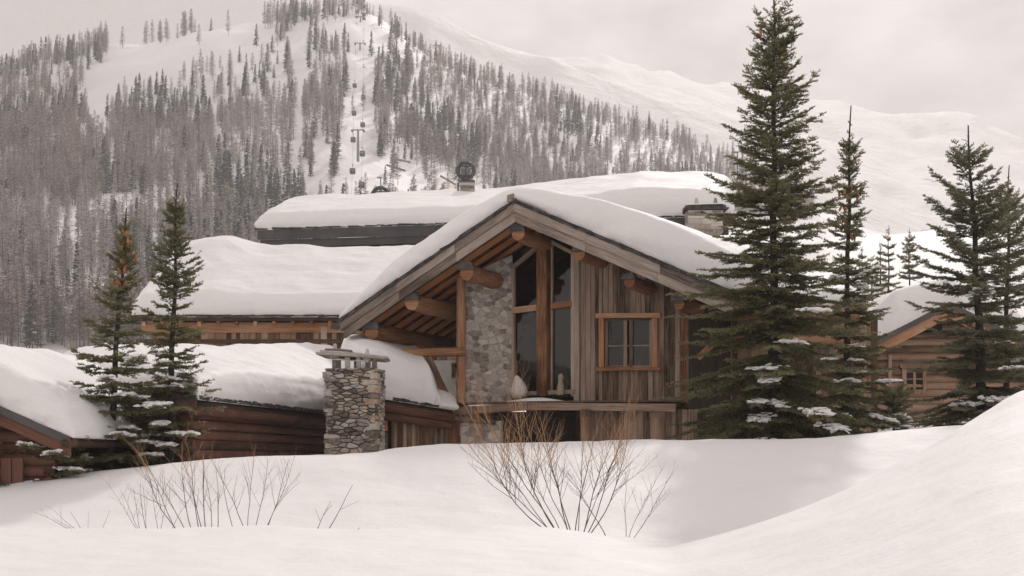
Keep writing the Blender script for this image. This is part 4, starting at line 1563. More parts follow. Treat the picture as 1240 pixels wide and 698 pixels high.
# ------------------------------------------------------------------ low cabin at the left edge
lc = thing('log_cabin', 'low dark log cabin cut by the left edge, roof sloping down to the leaning spruce', 'house', (XP(0, 36), 37.0, EZ - 1.0))
c1 = P(86, 530, 35.0)
c0 = P(-70, 460, 35.3)       # ridge, out of frame
cL = P(-235, 535, 35.6)
cv = Vector((math.sin(R(9.6)), math.cos(R(9.6)), 0)) * 7.5
mb = MB()
mb.prism([c0 - UP * .12, c1 - UP * .12, c1 + cv - UP * .12, c0 + cv - UP * .12], (0, 0, .1))
mb.prism([cL - UP * .12, c0 - UP * .12, c0 + cv - UP * .12, cL + cv - UP * .12], (0, 0, .1))
mb.build('roof', M['soffit'], lc)
dn = (c1 - c0).normalized()
for (d0, d1, oy, mm), ce in [(q_, e_) for q_ in ((.0, .17, -.08, 'metal'), (.17, .42, -.03, 'log')) for e_ in (c1, cL)]:
    mb = MB()
    mb.hexa([c0 + Vector((0, oy, -d1)), c0 + Vector((0, oy + .06, -d1)), c0 + Vector((0, oy + .06, -d0)), c0 + Vector((0, oy, -d0)),
             ce + Vector((0, oy, -d1)), ce + Vector((0, oy + .06, -d1)), ce + Vector((0, oy + .06, -d0)), ce + Vector((0, oy, -d0))])
    mb.build('verge_board', M[mm], lc)
mb = MB()
mb.tube([c1 + Vector((-.12, -.1, -.12)), c1 + Vector((.02, .3, -.12)), c1 + cv - UP * .12], .09, 8)
mb.build('gutter', M['soffit'], lc)
def et(a, b):
    return np.interp(a, [0, .4, .75, .92, 1], [.9, .85, .75, .55, .35]) * (1 + .12 * b)
def eb(a, b):
    x = a * 2
    pl, pm, pr = np.array(cL), np.array(c0), np.array(c1) + np.array([.05, 0, 0])
    q = np.where((x < 1)[:, None], pl + (pm - pl) * np.clip(x, 0, 1)[:, None], pm + (pr - pm) * np.clip(x - 1, 0, 1)[:, None])
    return q + np.array([0, -.05, 0]) + b[:, None] * np.array(cv)
def et2(a, b):
    return et(np.abs(a * 2 - 1), b)
snow_slab('roof_snow', eb, et2, lc, 120, 60, ra=.05, rb=.08, p=2.3, seed=81, lump=.06, bulge=.1)
g1 = c1 + Vector((-.55, .5, 0)); g0 = cL + Vector((.4, .5, 0))
mb = MB()
slope_e = (c0.z - c1.z) / (c1.x - c0.x)
def rt(z):
    # how far right a log of this height reaches under the roof
    k = max(0, (z - (c1.z - .2))) / slope_e + .3
    return max(0, (cL.x + k * .9 - g0.x) / (g1.x - g0.x)), min(1, (c1.x - k - g0.x) / (g1.x - g0.x))
log_wall(mb, g0, g1, EZ - 2.0, c0.z - .3, .135, over=.12, ztop=rt)
mb.build('gable_wall', M['log'], lc)
mb = MB()
log_wall(mb, g0, g0 + cv * .9, EZ - 2.0, cL.z - .3, .135, over=.1)
mb.build('log_wall', M['log'], lc)
mb = MB()
log_wall(mb, g1, g1 + cv * .9, EZ - 2.0, c1.z - .3, .135, over=.15)
mb.build('log_wall', M['log'], lc)
mb = MB()
mb.box((XP(2, 35.3), 35.25, EZ - 2), (XP(28, 35.3), 35.34, ZP(555, 35.3)))
d_ = mb.build('door', M['log'], lc)
mb = MB(); mb.box((XP(14.3, 35.3), 35.24, EZ - 2), (XP(15.3, 35.3), 35.248, ZP(556, 35.3))); mb.build('door_gap', M['interior'], d_)
mb = MB()
mb.tube([P(78, 537, 34.95), P(92, 536, 35.1)], .1, 8)
mb.build('beam_end', M['soffit'], lc)

# ------------------------------------------------------------------ chalet on the right
rc = thing('log_chalet', 'honey coloured log chalet under deep snow at the right edge', 'house', (XP(1150, 62), 64.0, EZ + .2))
YF = 62.0
ap, fl, frr = P(1149, 366, YF), P(1036, 424, YF), P(1290, 437, YF)
back = Vector((.5, 10, 0))
mb = MB()
mb.prism([fl - UP * .12, ap - UP * .12, ap + back - UP * .12, fl + back - UP * .12], (0, 0, .1))
mb.prism([ap - UP * .12, frr - UP * .12, frr + back - UP * .12, ap + back - UP * .12], (0, 0, .1))
mb.build('roof', M['soffit'], rc)
for a, b in ((ap, fl), (ap, frr)):
    for d0, d1, oy, mm in ((0, .22, -.12, 'metal'), (.22, .6, -.05, 'orange_wood')):
        mb = MB()
        mb.hexa([a + Vector((0, oy, -d1)), a + Vector((0, oy + .1, -d1)), a + Vector((0, oy + .1, -d0)), a + Vector((0, oy, -d0)),
                 b + Vector((0, oy, -d1)), b + Vector((0, oy + .1, -d1)), b + Vector((0, oy + .1, -d0)), b + Vector((0, oy, -d0))])
        mb.build('verge_board', M[mm], rc)
def fb_(a, b):
    fx, ax_, rx_ = fl.x, ap.x, frr.x
    x = fx + (rx_ - fx) * a
    z = np.where(x < ax_, fl.z + (ap.z - fl.z) * (x - fx) / (ax_ - fx), ap.z + (frr.z - ap.z) * (x - ax_) / (rx_ - ax_))
    return np.stack([x + back.x * b, YF - .1 + back.y * b, z], 1)
def ft(a, b):
    return np.interp(a, [0, .08, .2, .42, .6, 1], [.6, 1.15, 1.5, 1.05, 1.05, 1.0]) * (1 + .12 * b)
snow_slab('roof_snow', fb_, ft, rc, 110, 60, ra=.06, rb=.09, p=2.3, seed=91, lump=.06, bulge=.15)
mb = MB()
gl0, gl1 = (XP(1060, YF + 1), YF + 1.0), (XP(1290, YF + 1), YF + 1.0)
def rf(z):
    x0 = fl.x + (z + .35 - fl.z) / (ap.z - fl.z) * (ap.x - fl.x)
    x1 = frr.x + (z + .35 - frr.z) / (ap.z - frr.z) * (ap.x - frr.x)
    w = gl1[0] - gl0[0]
    return max(0, (x0 - gl0[0]) / w), min(1, (x1 - gl0[0]) / w)
log_wall(mb, gl0, gl1, EZ - 1, ap.z - .3, .15, over=0, ztop=rf)
mb.build('log_wall', M['honey_log'], rc)
mb = MB()
mb.box((gl0[0], YF + 1.1, EZ - 1), (gl1[0], YF + 9, fl.z - .1))
mb.build('inner_wall', M['soffit'], rc)
mb = MB()
def fbox(x0, x1, y0, y1, o):
    mb.box((XP(x0, YF + .9), YF + .9 - o, ZP(y1, YF + .9)), (XP(x1, YF + .9), YF + .95, ZP(y0, YF + .9)))
fbox(1089, 1124, 441, 446, .14); fbox(1092, 1097, 446, 478, .1); fbox(1117, 1121, 446, 478, .1); fbox(1091, 1122, 472, 478, .12)
wn_ = mb.build('window', M['honey_log'], rc)
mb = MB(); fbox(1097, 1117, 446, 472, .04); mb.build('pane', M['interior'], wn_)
mb = MB(); fbox(1105.5, 1108.5, 446, 472, .07); mb.build('sash', M['honey_log'], wn_)
mb = MB()
fbox(1075, 1079, 430, 530, .16)
mb.build('corner_post', M['honey_log'], rc)
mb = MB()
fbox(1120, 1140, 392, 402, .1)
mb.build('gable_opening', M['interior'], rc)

# far hut on the snow field
hut = thing('hut', 'tiny brown hut on the bright snow field between the right spruces', 'hut', (XP(1123, 148), 148, ground.z(XP(1123, 148), 148)[0]))
hzg = ground.z(XP(1123, 148), 148)[0]
mb = MB(); mb.box((XP(1117, 148), 148, hzg - 1), (XP(1129, 148), 150, hzg + .95)); mb.build('wall', M['tan_board'], hut)
mb = MB(); mb.box((XP(1118, 148), 147.95, hzg - .4), (XP(1121, 148), 147.99, hzg + .8)); mb.build('door', M['interior'], hut)
snow_slab('roof_snow', bilinear([Vector((XP(1116, 148), 147.8, hzg + .95)), Vector((XP(1130, 148), 147.8, hzg + .95)), Vector((XP(1130, 148), 150.2, hzg + .95)), Vector((XP(1116, 148), 150.2, hzg + .95))]), lambda a, b: .35 + 0 * a, hut, 12, 10, ra=.2, rb=.2, seed=3)

# ------------------------------------------------------------------ spruces
def unit(a):
    return a / (np.linalg.norm(a, axis=-1, keepdims=True) + 1e-12)

def needles(base, d, length, upv, tint, step=.026, nl=.05, nw=.013, r=None):
    """tufts of needles round many twigs: base, d (n,3); length (n,)"""
    r = r or rng
    cnt = np.maximum(3, (length / step).astype(int))
    idx = np.repeat(np.arange(len(base)), cnt)
    N = len(idx)
    off = np.concatenate([[0], np.cumsum(cnt)[:-1]])
    kk = np.arange(N) - off[idx]
    t = (kk + r.random(N)) / cnt[idx]
    D = d[idx]
    p = base[idx] + D * (t * length[idx])[:, None]
    p[:, 2] -= (t ** 2) * length[idx] * .12
    s = unit(np.cross(D, upv[idx]))
    u = unit(np.cross(s, D))
    ang = r.uniform(-.5, np.pi + .5, N)      # mostly sideways and upward
    rad = s * np.cos(ang)[:, None] + u * np.sin(ang)[:, None]
    nd = unit(D * r.uniform(.35, .9, N)[:, None] + rad)
    l = nl * r.uniform(.7, 1.25, N)
    w = unit(np.cross(nd, unit(r.normal(size=(N, 3))))) * (nw * .5)
    a = p - w
    b = p + w
    c = p + nd * l[:, None]
    V = np.stack([a, b, c], 1).reshape(-1, 3)
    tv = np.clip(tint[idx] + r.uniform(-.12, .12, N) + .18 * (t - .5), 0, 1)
    UV = np.repeat(np.stack([tv, np.zeros(N)], 1), 3, 0)
    return V, UV

def tubes(segs, n=4):
    """list of (p0, p1, r0, r1) -> verts, quads"""
    a = np.array([s[0] for s in segs]); b = np.array([s[1] for s in segs])
    r0 = np.array([s[2] for s in segs]); r1 = np.array([s[3] for s in segs])
    d = unit(b - a)
    h = np.where(np.abs(d[:, 2:3]) > .9, np.array([[1., 0, 0]]), np.array([[0, 0, 1.]]))
    s = unit(np.cross(d, h)); u = np.cross(s, d)
    th = np.arange(n) * 2 * np.pi / n
    ring = s[:, None, :] * np.cos(th)[None, :, None] + u[:, None, :] * np.sin(th)[None, :, None]
    V = np.concatenate([a[:, None] + ring * r0[:, None, None], b[:, None] + ring * r1[:, None, None]], 1)
    N = len(segs)
    o = (np.arange(N) * 2 * n)[:, None]
    j = np.arange(n)[None, :]
    Q = np.stack([o + j, o + (j + 1) % n, o + n + (j + 1) % n, o + n + j], -1).reshape(-1, 4)
    return V.reshape(-1, 3), Q

def snow_lumps(cents, r=None):
    """flattened noisy lumps: list of (centre, rx, ry, rz, dir)"""
    r = r or rng
    nu, nv = 12, 7
    th = np.linspace(0, 2 * np.pi, nu, endpoint=False)
    ph = np.linspace(-.5, np.pi / 2, nv)
    V, Q, o = [], [], 0
    for c, rx, ry, rz, dr in cents:
        T, Pn = np.meshgrid(th, ph)
        x = np.cos(T) * np.cos(Pn); y = np.sin(T) * np.cos(Pn); z = np.sin(Pn)
        q = np.stack([x.ravel(), y.ravel(), z.ravel()], 1)
        k = 1 + .38 * fnoise(q + r.random(3) * 50, 1.7, 3, 7)
        q = q * k[:, None] * [rx, ry, rz]
        dr = np.array(dr)
        sx = unit(dr[None])[0]; sy = unit(np.cross([0, 0, 1], sx)[None])[0]; sz = np.cross(sx, sy)
        V.append(np.array(c) + q[:, :1] * sx + q[:, 1:2] * sy + q[:, 2:] * sz)
        i = np.arange(nu * nv).reshape(nv, nu)
        j = np.roll(i, -1, 1)
        Q.append(np.stack([i[:-1].ravel(), j[:-1].ravel(), j[1:].ravel(), i[1:].ravel()], 1) + o)
        o += nu * nv
    return np.concatenate(V), np.concatenate(Q)

cone_mb = MB()
cone_mb.tube([(0, 0, 0), (0, 0, -.03), (.004, 0, -.09), (.006, 0, -.14), (.006, 0, -.155)], [.008, .022, .027, .018, .004], 7)
cone_me = cone_mb.mesh('cone', [M['cone']])

def spruce(name, label, px, Y, ybase, ytop, prof, seed, px_top=None, mt='needle', sparse=1.0, trunk=None, droop=0.0, layers=None,
           snow=6, cones=None, step=.014, nl=.062, nw=.025, twig=1.0, lift=0.0, group='spruces round the houses', frost=0.0, whorl=(.17, .34), sec=.10, leader=.5, nbr=(4, 7), extra=2, cat='tree', snow_low=1.0):
    r = np.random.default_rng(seed)
    m = Y / F
    zb = ground.z(XP(px, Y), Y)[0] - .1
    zy = min(ZP(ybase, Y), zb + .1) if ybase else zb
    base = np.array([XP(px, Y), Y, zb])
    ztop = ZP(ytop, Y)
    H = ztop - zb
    topx = XP(px_top if px_top is not None else px, Y)
    def axis(h):
        t = h / H
        return base + np.array([(topx - base[0]) * t ** 1.3 + .02 * np.sin(h * 2 + seed), .02 * np.cos(h * 1.7), h])
    pz = np.array([ZP(y, Y) - zb for y, w in prof])[::-1]
    pw = np.array([w * m for y, w in prof])[::-1]
    L = lambda h: np.interp(h, pz, pw)
    tr = trunk or .012 * H + .02
    tree = thing(name, label, cat, tuple(base), group)
    # trunk
    mb = MB()
    n = 16
    mb.tube([Vector(axis(H * i / n)) for i in range(n + 1)], [tr * (1 - .93 * (i / n) ** .85) + .006 for i in range(n + 1)], 8, wob=.08)
    mb.build('trunk', M['bark'], tree)
    tw_b, tw_d, tw_l, tw_u, tw_t = [], [], [], [], []
    segs = []
    tips = []
    hs = []
    h = max(.10, pz[0])
    while h < H - leader:
        f = h / H
        hs.append(h)
        h += (whorl[1] * (1 - f) + whorl[0] * f) * r.uniform(.75, 1.25)
    for hi, h in enumerate(hs):
        f = h / H
        nb = r.integers(nbr[0], nbr[1] + 1) + int(round(extra * max(0.0, 1 - f / .55)))
        a0 = r.uniform(0, 2 * np.pi)
        for q in range(nb):
            az = a0 + 2 * np.pi * q / nb + r.uniform(-.35, .35)
            big = L(h) * (r.uniform(.78, 1.12) if r.random() < .7 else r.uniform(.45, .8))
            if r.random() < .12 or r.random() > sparse:
                big *= .5
            if big < .05:
                continue
            el = (1.0 * f ** 1.6 + lift) - droop * (1 - f) + r.uniform(-.12, .12)
            hd = np.array([np.cos(az), np.sin(az), 0])
            ns = 6
            p = axis(h + r.uniform(-.06, .06))
            br = .006 + .010 * big
            lseg = big / ns / max(.55, np.cos(min(el, 1.0)) + .05)
            upv = np.array([0, 0, 1.0])
            tint0 = r.uniform(.25, .62)
            for s in range(ns):
                t = s / ns
                e = el - .10 * np.sin(t * np.pi) * (1 - f) + .28 * t * t
                d = unit((hd * np.cos(e) + upv * np.sin(e) + r.normal(size=3) * .05)[None])[0]
                p1 = p + d * lseg
                segs.append((p, p1, br * (1 - t * .8), br * (1 - (t + 1 / ns) * .8)))
                side = unit(np.cross(d, upv)[None])[0]
                nt = max(1, int(round(lseg / (sec * twig))))
                for k in range(nt):
                    for sg in (-1, 1):
                        tt = t + (k + r.random()) / nt / ns
                        if tt < .10:
                            continue
                        if r.random() > .93 * (sparse * .3 + .7):
                            continue
                        l = (.10 + min(.38, .5 * big) * (1 - tt) ** .6 * min(1, tt * 3.0 + .3)) * r.uniform(.5, 1.2)
                        dd_ = unit((d * r.uniform(.55, 1.0) + side * sg * r.uniform(.6, 1.05) + upv * r.uniform(-.28, .16))[None])[0]
                        b0 = p + d * lseg * (k + r.random()) / nt
                        tw_b.append(b0); tw_d.append(dd_); tw_l.append(l); tw_u.append(upv)
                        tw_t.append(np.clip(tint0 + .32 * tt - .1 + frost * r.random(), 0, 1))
                        if l > .2:             # forked twigs
                            for sg2 in (-1, 1):
                                for fr_ in (.3, .58):
                                    s2 = unit(np.cross(dd_, upv)[None])[0]
                                    d2 = unit((dd_ * .9 + s2 * sg2 * .75 + upv * r.uniform(-.25, .15))[None])[0]
                                    tw_b.append(b0 + dd_ * l * (fr_ + r.uniform(-.08, .08))); tw_d.append(d2); tw_l.append(l * r.uniform(.3, .48)); tw_u.append(upv); tw_t.append(tw_t[-1])
                p = p1
            # shoot at the tip and needles along the branch itself
            tw_b.append(p - d * lseg * .4); tw_d.append(d); tw_l.append(lseg * .4 + .1 + .05 * r.random()); tw_u.append(upv); tw_t.append(min(1, tint0 + .3))
            tips.append((h, az, p.copy(), d.copy(), big, hd))
    # leader
    nL = 9
    for i in range(nL):
        h = H - leader * 1.0 * (i + 1) / nL * r.uniform(.8, 1.0)
        az = r.uniform(0, 6.28)
        e = r.uniform(.6, 1.1)
        w = max(.04, L(h)) * r.uniform(.6, 1.1)
        d = np.array([np.cos(az) * np.cos(e), np.sin(az) * np.cos(e), np.sin(e)])
        if i > 2:
            segs.append((axis(h), axis(h) + d * w, .005, .002))
            tw_b.append(axis(h) + d * .02); tw_d.append(d); tw_l.append(w); tw_u.append(np.array([.1, .2, 1.0])); tw_t.append(.45)
    b_, d_, l_, u_ = np.array(tw_b), np.array(tw_d), np.array(tw_l), np.array(tw_u)
    V, UV = needles(b_, d_, l_, u_, np.array(tw_t), step, nl, nw, r)
    nt = len(V) // 3
    sV, sQ = tubes(segs, 3)
    tV, tQ = tubes([(x, x + y * z, .004, .0015) for x, y, z in zip(b_, d_, l_)], 3)
    allV = np.concatenate([V, sV, tV]) - base
    uv = np.concatenate([UV, np.zeros((len(sV) + len(tV), 2))])
    Q = np.concatenate([sQ + len(V), tQ + len(V) + len(sV)])
    T = np.arange(nt * 3).reshape(-1, 3)
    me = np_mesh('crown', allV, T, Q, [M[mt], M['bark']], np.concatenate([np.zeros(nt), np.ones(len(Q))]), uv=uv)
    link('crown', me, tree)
    # snow lying on boughs
    if snow:
        low = [t for t in tips if t[0] < H * .45 * snow_low and t[4] > .3]
        low.sort(key=lambda t: (t[5][1]) + r.uniform(0, 1.1))      # boughs on the visible side first
        for t in low[:snow]:
            h, az, p, d, big, hd = t
            cents = []
            sdv = np.array([-hd[1], hd[0], 0])
            a_ = axis(h)
            ln = np.linalg.norm(p - a_)
            f0 = r.uniform(.40, .66)
            for k in range(int(14 + 16 * min(1.5, big))):
                f = f0 + min(1.03 - f0, .62 / max(big, .5)) * r.random()
                wid = (.30 * big * (1.1 - f) + .04)
                sd_off = r.uniform(-1, 1) * wid
                q = a_ * (1 - f) + p * f + sdv * sd_off + np.array([0, 0, .045 - .10 * abs(sd_off) + r.uniform(-.02, .02)])
                w = r.uniform(.035, .085)
                dr = unit((hd * .8 + sdv * np.sign(sd_off) * .6 + r.normal(size=3) * .15)[None])[0]
                cents.append((q - base, w * 1.9, w * .85, w * .42, dr))
            sV, sQ = snow_lumps(cents, r)
            link('bough_snow', np_mesh('bough_snow', sV, quads=sQ, mats=[M['snow']], smooth=True), tree)
    if cones:
        y0, y1, nc = cones
        h0, h1 = ZP(y1, Y) - zb, ZP(y0, Y) - zb
        cand = [t for t in tips if h0 < t[0] < h1]
        for i in range(nc):
            if not cand:
                break
            h, az, p, d, big, hd = cand[r.integers(len(cand))]
            f = r.uniform(.35, 1.05)
            q = axis(h) * (1 - f) + p * f + np.array([0, 0, -.01])
            o = link('cone', cone_me, tree, tuple(q - base))
            o.rotation_euler = (r.uniform(-.4, .4), r.uniform(-.4, .4), r.uniform(0, 6))
            k = r.uniform(1.0, 1.3)
            o.scale = (k, k, k)
    return tree

spruce('spruce', 'tallest dark green spruce, its top cut by the upper frame, right of the gable', 937, 39.2, 537, -12,
       [(-12, 5), (20, 22), (60, 34), (100, 44), (150, 62), (200, 74), (250, 90), (300, 108), (350, 120), (400, 126), (450, 134), (500, 138), (520, 126), (537, 96)], 101,
       snow=12, cones=(58, 75, 5), lift=-.02, droop=.34, trunk=.15, leader=.9, whorl=(.25, .25), extra=6, nbr=(5, 7))
spruce('spruce', 'slender spruce with a bare pointed leader and orange cones behind the tallest spruce', 1024, 43.0, 522, 128,
       [(128, 2), (165, 4), (185, 14), (240, 22), (262, 27), (300, 28), (340, 42), (380, 46), (420, 58), (450, 78), (490, 88), (522, 70)], 102, px_top=1030,
       snow=15, cones=(232, 300, 34), sparse=.75, trunk=.12, leader=1.1, whorl=(.2, .32), droop=.24, snow_low=1.4, extra=4)
spruce('spruce', 'dense spruce with broad flat boughs in front of the right log chalet', 1190, 45.0, 518, 152,
       [(152, 2), (182, 12), (200, 26), (230, 42), (250, 58), (280, 66), (310, 84), (340, 94), (380, 100), (430, 106), (480, 114), (512, 96)], 103, px_top=1172,
       snow=5, mt='needle_pale', trunk=.17, leader=.9, whorl=(.32, .37), nbr=(4, 6), droop=.22, sec=.075, nl=.06, extra=6)
spruce('spruce', 'second spruce top with bare tip rising behind the dense spruce at the right edge', 1218, 48.0, 505, 200,
       [(200, 2), (235, 5), (250, 18), (290, 32), (340, 42), (400, 60), (460, 76), (505, 76)], 104, px_top=1222,
       snow=3, mt='needle_pale', trunk=.11, leader=.9, whorl=(.24, .5), nbr=(5, 8))
spruce('spruce', 'leaning spruce hung with orange cones, left one of the pair by the log lodge', 133, 37.4, 578, 252,
       [(252, 2), (280, 8), (320, 17), (350, 24), (390, 40), (430, 58), (460, 80), (485, 100), (510, 90), (540, 76), (578, 52)], 105, px_top=154,
       snow=12, cones=(268, 350, 46), trunk=.10, leader=.55, whorl=(.19, .34), droop=.14, sparse=.9)
spruce('spruce', 'straight spruce with a bare lower trunk, standing before the log lodge wall', 206, 38.0, 562, 222,
       [(222, 3), (245, 10), (290, 22), (330, 30), (380, 38), (420, 40), (460, 48), (485, 66), (515, 80), (545, 72), (562, 52)], 106, px_top=215,
       snow=11, trunk=.10, leader=.5, whorl=(.19, .36), droop=.12, sparse=.82)
spruce('spruce', 'small snowy spruce under the eave of the left edge cabin', 62, 36.0, 590, 500,
       [(500, 4), (520, 30), (540, 54), (565, 70), (590, 62)], 107, snow=7, trunk=.05, leader=.15, whorl=(.15, .2), droop=.2)
spruce('spruce', 'spruce reaching in from the left edge with snow on two boughs', -34, 35.6, 600, 440,
       [(440, 4), (480, 36), (520, 78), (560, 94), (600, 80)], 108, snow=7, trunk=.08, leader=.3, whorl=(.2, .3), droop=.2)
spruce('spruce', 'low round young spruce in the snow between the two tall right spruces', 1082, 43.5, 518, 478,
       [(478, 5), (488, 22), (500, 32), (518, 34)], 109, snow=6, mt='needle_pale', trunk=.04, leader=.12, whorl=(.12, .16), nbr=(6, 8))
far_k = dict(step=.03, nl=.11, nw=.045, sec=.13, snow=0, frost=.3, mt='needle_pale', group='small trees on the right slope', leader=.7)
for px, Y, yb, yt, prof, sd_, sp, lb in (
        (1076, 100, 372, 273, [(273, 2), (300, 9), (330, 12), (372, 15)], 111, .55, 'sparse young conifer on the right slope, taller of the two by the round snow roof'),
        (1101, 98, 375, 277, [(277, 2), (300, 9), (330, 15), (350, 20), (375, 24)], 112, .95, 'bushy frosted young conifer on the right slope above the round snow roof'),
        (1066, 104, 372, 293, [(293, 2), (320, 7), (372, 11)], 113, .7, 'thin small conifer just left of the sparse young conifer'),
        (1044, 104, 380, 298, [(298, 2), (320, 9), (350, 12), (380, 16)], 114, .9, 'small frosted conifer close beside the slender cone hung spruce'),
        (1056, 96, 385, 318, [(318, 4), (335, 12), (360, 18), (385, 20)], 115, .95, 'low bushy conifer filling the gap below the small frosted conifer')):
    spruce('young_conifer', lb, px, Y, yb, yt, prof, sd_, sparse=sp, trunk=.06, whorl=(.32, .5), **far_k)

# ------------------------------------------------------------------ bare shrubs
def shrub(label, px, Y, stems, seed, hpx, spread, r0=.012, orange=0.0, dens=1.0, levels=3, lean=0.0, group='bare shrubs in the snow', name='bare_shrub'):
    """stems: count; hpx: height in photo pixels; spread: sideways tangent"""
    r = random.Random(seed)
    x, y = XP(px, Y), Y
    zb = ground.z(x, y)[0] - .06
    t = thing(name, label, 'shrub', (x, y, zb), group)
    Hh = hpx / F * Y + .06
    for i in range(stems):
        seg, segt = [], []
        def grow(p, d, ln, rad, lev):
            n = max(3, int(ln / .09))
            q = p
            rr = rad
            for k in range(n):
                d = (d + Vector((r.gauss(0, .05), r.gauss(0, .05), r.gauss(0, .03) + .018))).normalized()
                q1 = q + d * (ln / n)
                r1 = rad * (1 - .62 * (k + 1) / n)
                hot = orange and (q1.z - zb) > Hh * (1 - orange) 
                (segt if hot else seg).append((np.array(q), np.array(q1), rr, r1))
                if lev > 0 and k > n * (.25 if lev == levels else .12) and r.random() < (.48 if lev == levels else .5) * dens:
                    sd = Vector((r.uniform(-1, 1), r.uniform(-1, 1), r.uniform(-.1, .8))).normalized()
                    d2 = (d * .8 + sd * .75).normalized()
                    grow(q1, d2, ln * (1 - k / n * .55) * r.uniform(.22, .52), r1 * .66, lev - 1)
                q, rr = q1, r1
        a = (i + .5) / stems * 2 - 1
        d = Vector((a * spread + lean + r.gauss(0, .08), r.uniform(-.3, .3), 1)).normalized()
        off = Vector((x + a * .30 * min(1, hpx / 110) + r.gauss(0, .06), y + r.uniform(-.12, .12), zb))
        ln = Hh / max(d.z, .3) * r.uniform(.72, 1.0) * (1 - .12 * abs(a))
        grow(off, d, ln, r0 * r.uniform(.75, 1.15), levels)
        Vs, Qs, mi, o = [], [], [], 0
        for sg, k in ((seg, 0), (segt, 1)):
            if sg:
                v_, q_ = tubes(sg, 4)
                Vs.append(v_); Qs.append(q_ + o); mi.append(np.full(len(q_), k)); o += len(v_)
        V = np.concatenate(Vs) - np.array((x, y, zb))
        link('stem', np_mesh('stem', V, quads=np.concatenate(Qs), mats=[M['twig'], M['orange_twig']], midx=np.concatenate(mi)), t)
    return t
shrub('largest bare shrub with glowing orange tips in front of the ledge', 690, 27.8, 15, 201, 178, .95, .0095, .50, 1.9, lean=-.22)
shrub('thin dark bare shrub just right of the large orange tipped shrub', 758, 27.6, 4, 202, 104, .85, .007, 0, 1.6, lean=.16)
shrub('reddish tipped bare shrub below the two left spruces', 238, 27.4, 9, 203, 128, .60, .0085, .40, 1.7, lean=-.24)
shrub('upright forked bare shrub before the log lodge wall', 305, 27.4, 6, 204, 112, .46, .0075, .16, 1.7, lean=.02)
shrub('fine wispy shrub at the foot of the reddish tipped shrub', 183, 27.3, 8, 205, 70, .65, .005, 0, 1.6, 2, lean=-.2)
shrub('low faint twigs lying in the snow at far left of the shrubs', 105, 27.2, 6, 206, 32, 1.6, .0045, 0, 1.0, 2, lean=-.8)
shrub('single slanting twig with two forks alone on the snow', 386, 27.0, 2, 207, 60, .25, .008, 0, .5, 2, lean=.75)
shrub('tiny dark sprig in the snow right of the slanting twig', 425, 27.0, 1, 208, 12, .1, .006, 0, 1.0, 1, lean=.2)
shrub('tiny bent sprig farthest right of the small twigs', 449, 27.0, 1, 209, 9, .1, .006, 0, 1.0, 1, lean=.9)

# rock in the right bank
rk = MB()
p = P(1239, 503, 20.9)
rk.tube([p - Vector((.1, 0, .12)), p + Vector((0, 0, .0)), p + Vector((.12, .02, .06))], [.04, .07, .03], 8, wob=.2)
tag(rk.build('rock', M['rock']), 'dark stone showing through the right snow bank at the frame edge', 'rock')

# ------------------------------------------------------------------ forest on the hill
def larch_template(seed, n=190, width=.12, frost=.5, ever=False, grey=.5):
    r = np.random.default_rng(seed)
    V, T, mi = [], [], []
    # trunk: three sided
    hh = np.array([0, .35, .7, 1.0]); rr = np.array([.008, .0055, .003, .001]) * (1.2 if not ever else 1.5)
    for i in range(3):
        for j in range(3):
            a0, a1 = 2 * np.pi * j / 3, 2 * np.pi * (j + 1) / 3
            p = [(np.cos(a0) * rr[i], np.sin(a0) * rr[i], hh[i]), (np.cos(a1) * rr[i], np.sin(a1) * rr[i], hh[i]), (np.cos(a1) * rr[i + 1], np.sin(a1) * rr[i + 1], hh[i + 1]), (np.cos(a0) * rr[i + 1], np.sin(a0) * rr[i + 1], hh[i + 1])]
            k = len(V)
            V += p
            T += [(k, k + 1, k + 2), (k, k + 2, k + 3)]
            mi += [0, 0]
    for q in range(n):
        h = r.uniform(.10 if ever else .14, .99) ** (1.0 if ever else .9)
        az = r.uniform(0, 2 * np.pi)
        if ever:
            l = width * (1.05 - h) ** .75 * r.uniform(.55, 1.05)
            e = r.uniform(-.5, .1)
            w = r.uniform(.018, .034)
        else:
            l = width * (1.08 - h) ** .6 * r.uniform(.35, 1.0)
            e = r.uniform(-.25, .55)
            w = r.uniform(.006, .015)
        d = np.array([np.cos(az) * np.cos(e), np.sin(az) * np.cos(e), np.sin(e)])
        b = np.array([0, 0, h])
        k = len(V)
        upv = np.array([0, 0, 1]) * w
        sdv = np.array([-np.sin(az), np.cos(az), 0]) * w * (.9 if ever else .5)
        m0 = b + d * l * .5
        V += [tuple(b + upv * .3), tuple(m0 + upv * .5 + sdv), tuple(b + d * l), tuple(m0 - upv * .5 - sdv)]
        T += [(k, k + 1, k + 2), (k, k + 2, k + 3)]
        c = 3 if ever else (2 if r.random() < frost else (1 if r.random() < grey else 4))
        if ever and r.random() < .12:
            c = 2
        mi += [c, c]
    return np.array(V), np.array(T), np.array(mi)
FM = [M['larch_trunk'], M['larch_twig'], M['larch_frost'], M['dark_conifer'], M['larch_brown']]
LT = [larch_template(300 + i, 250, .18 + .025 * (i % 3), (.65, .38, .8, .5, .3)[i], False, (.5, .2, .8, .6, .1)[i]) for i in range(5)]
ET = [larch_template(320 + i, 170, .17 + .03 * i, 0, True) for i in range(3)]
def tmesh(nm, t):
    return np_mesh(nm, t[0], t[1], None, FM, t[2])
LM = [tmesh('larch', t) for t in LT]
EM = [tmesh('dark_conifer', t) for t in ET]

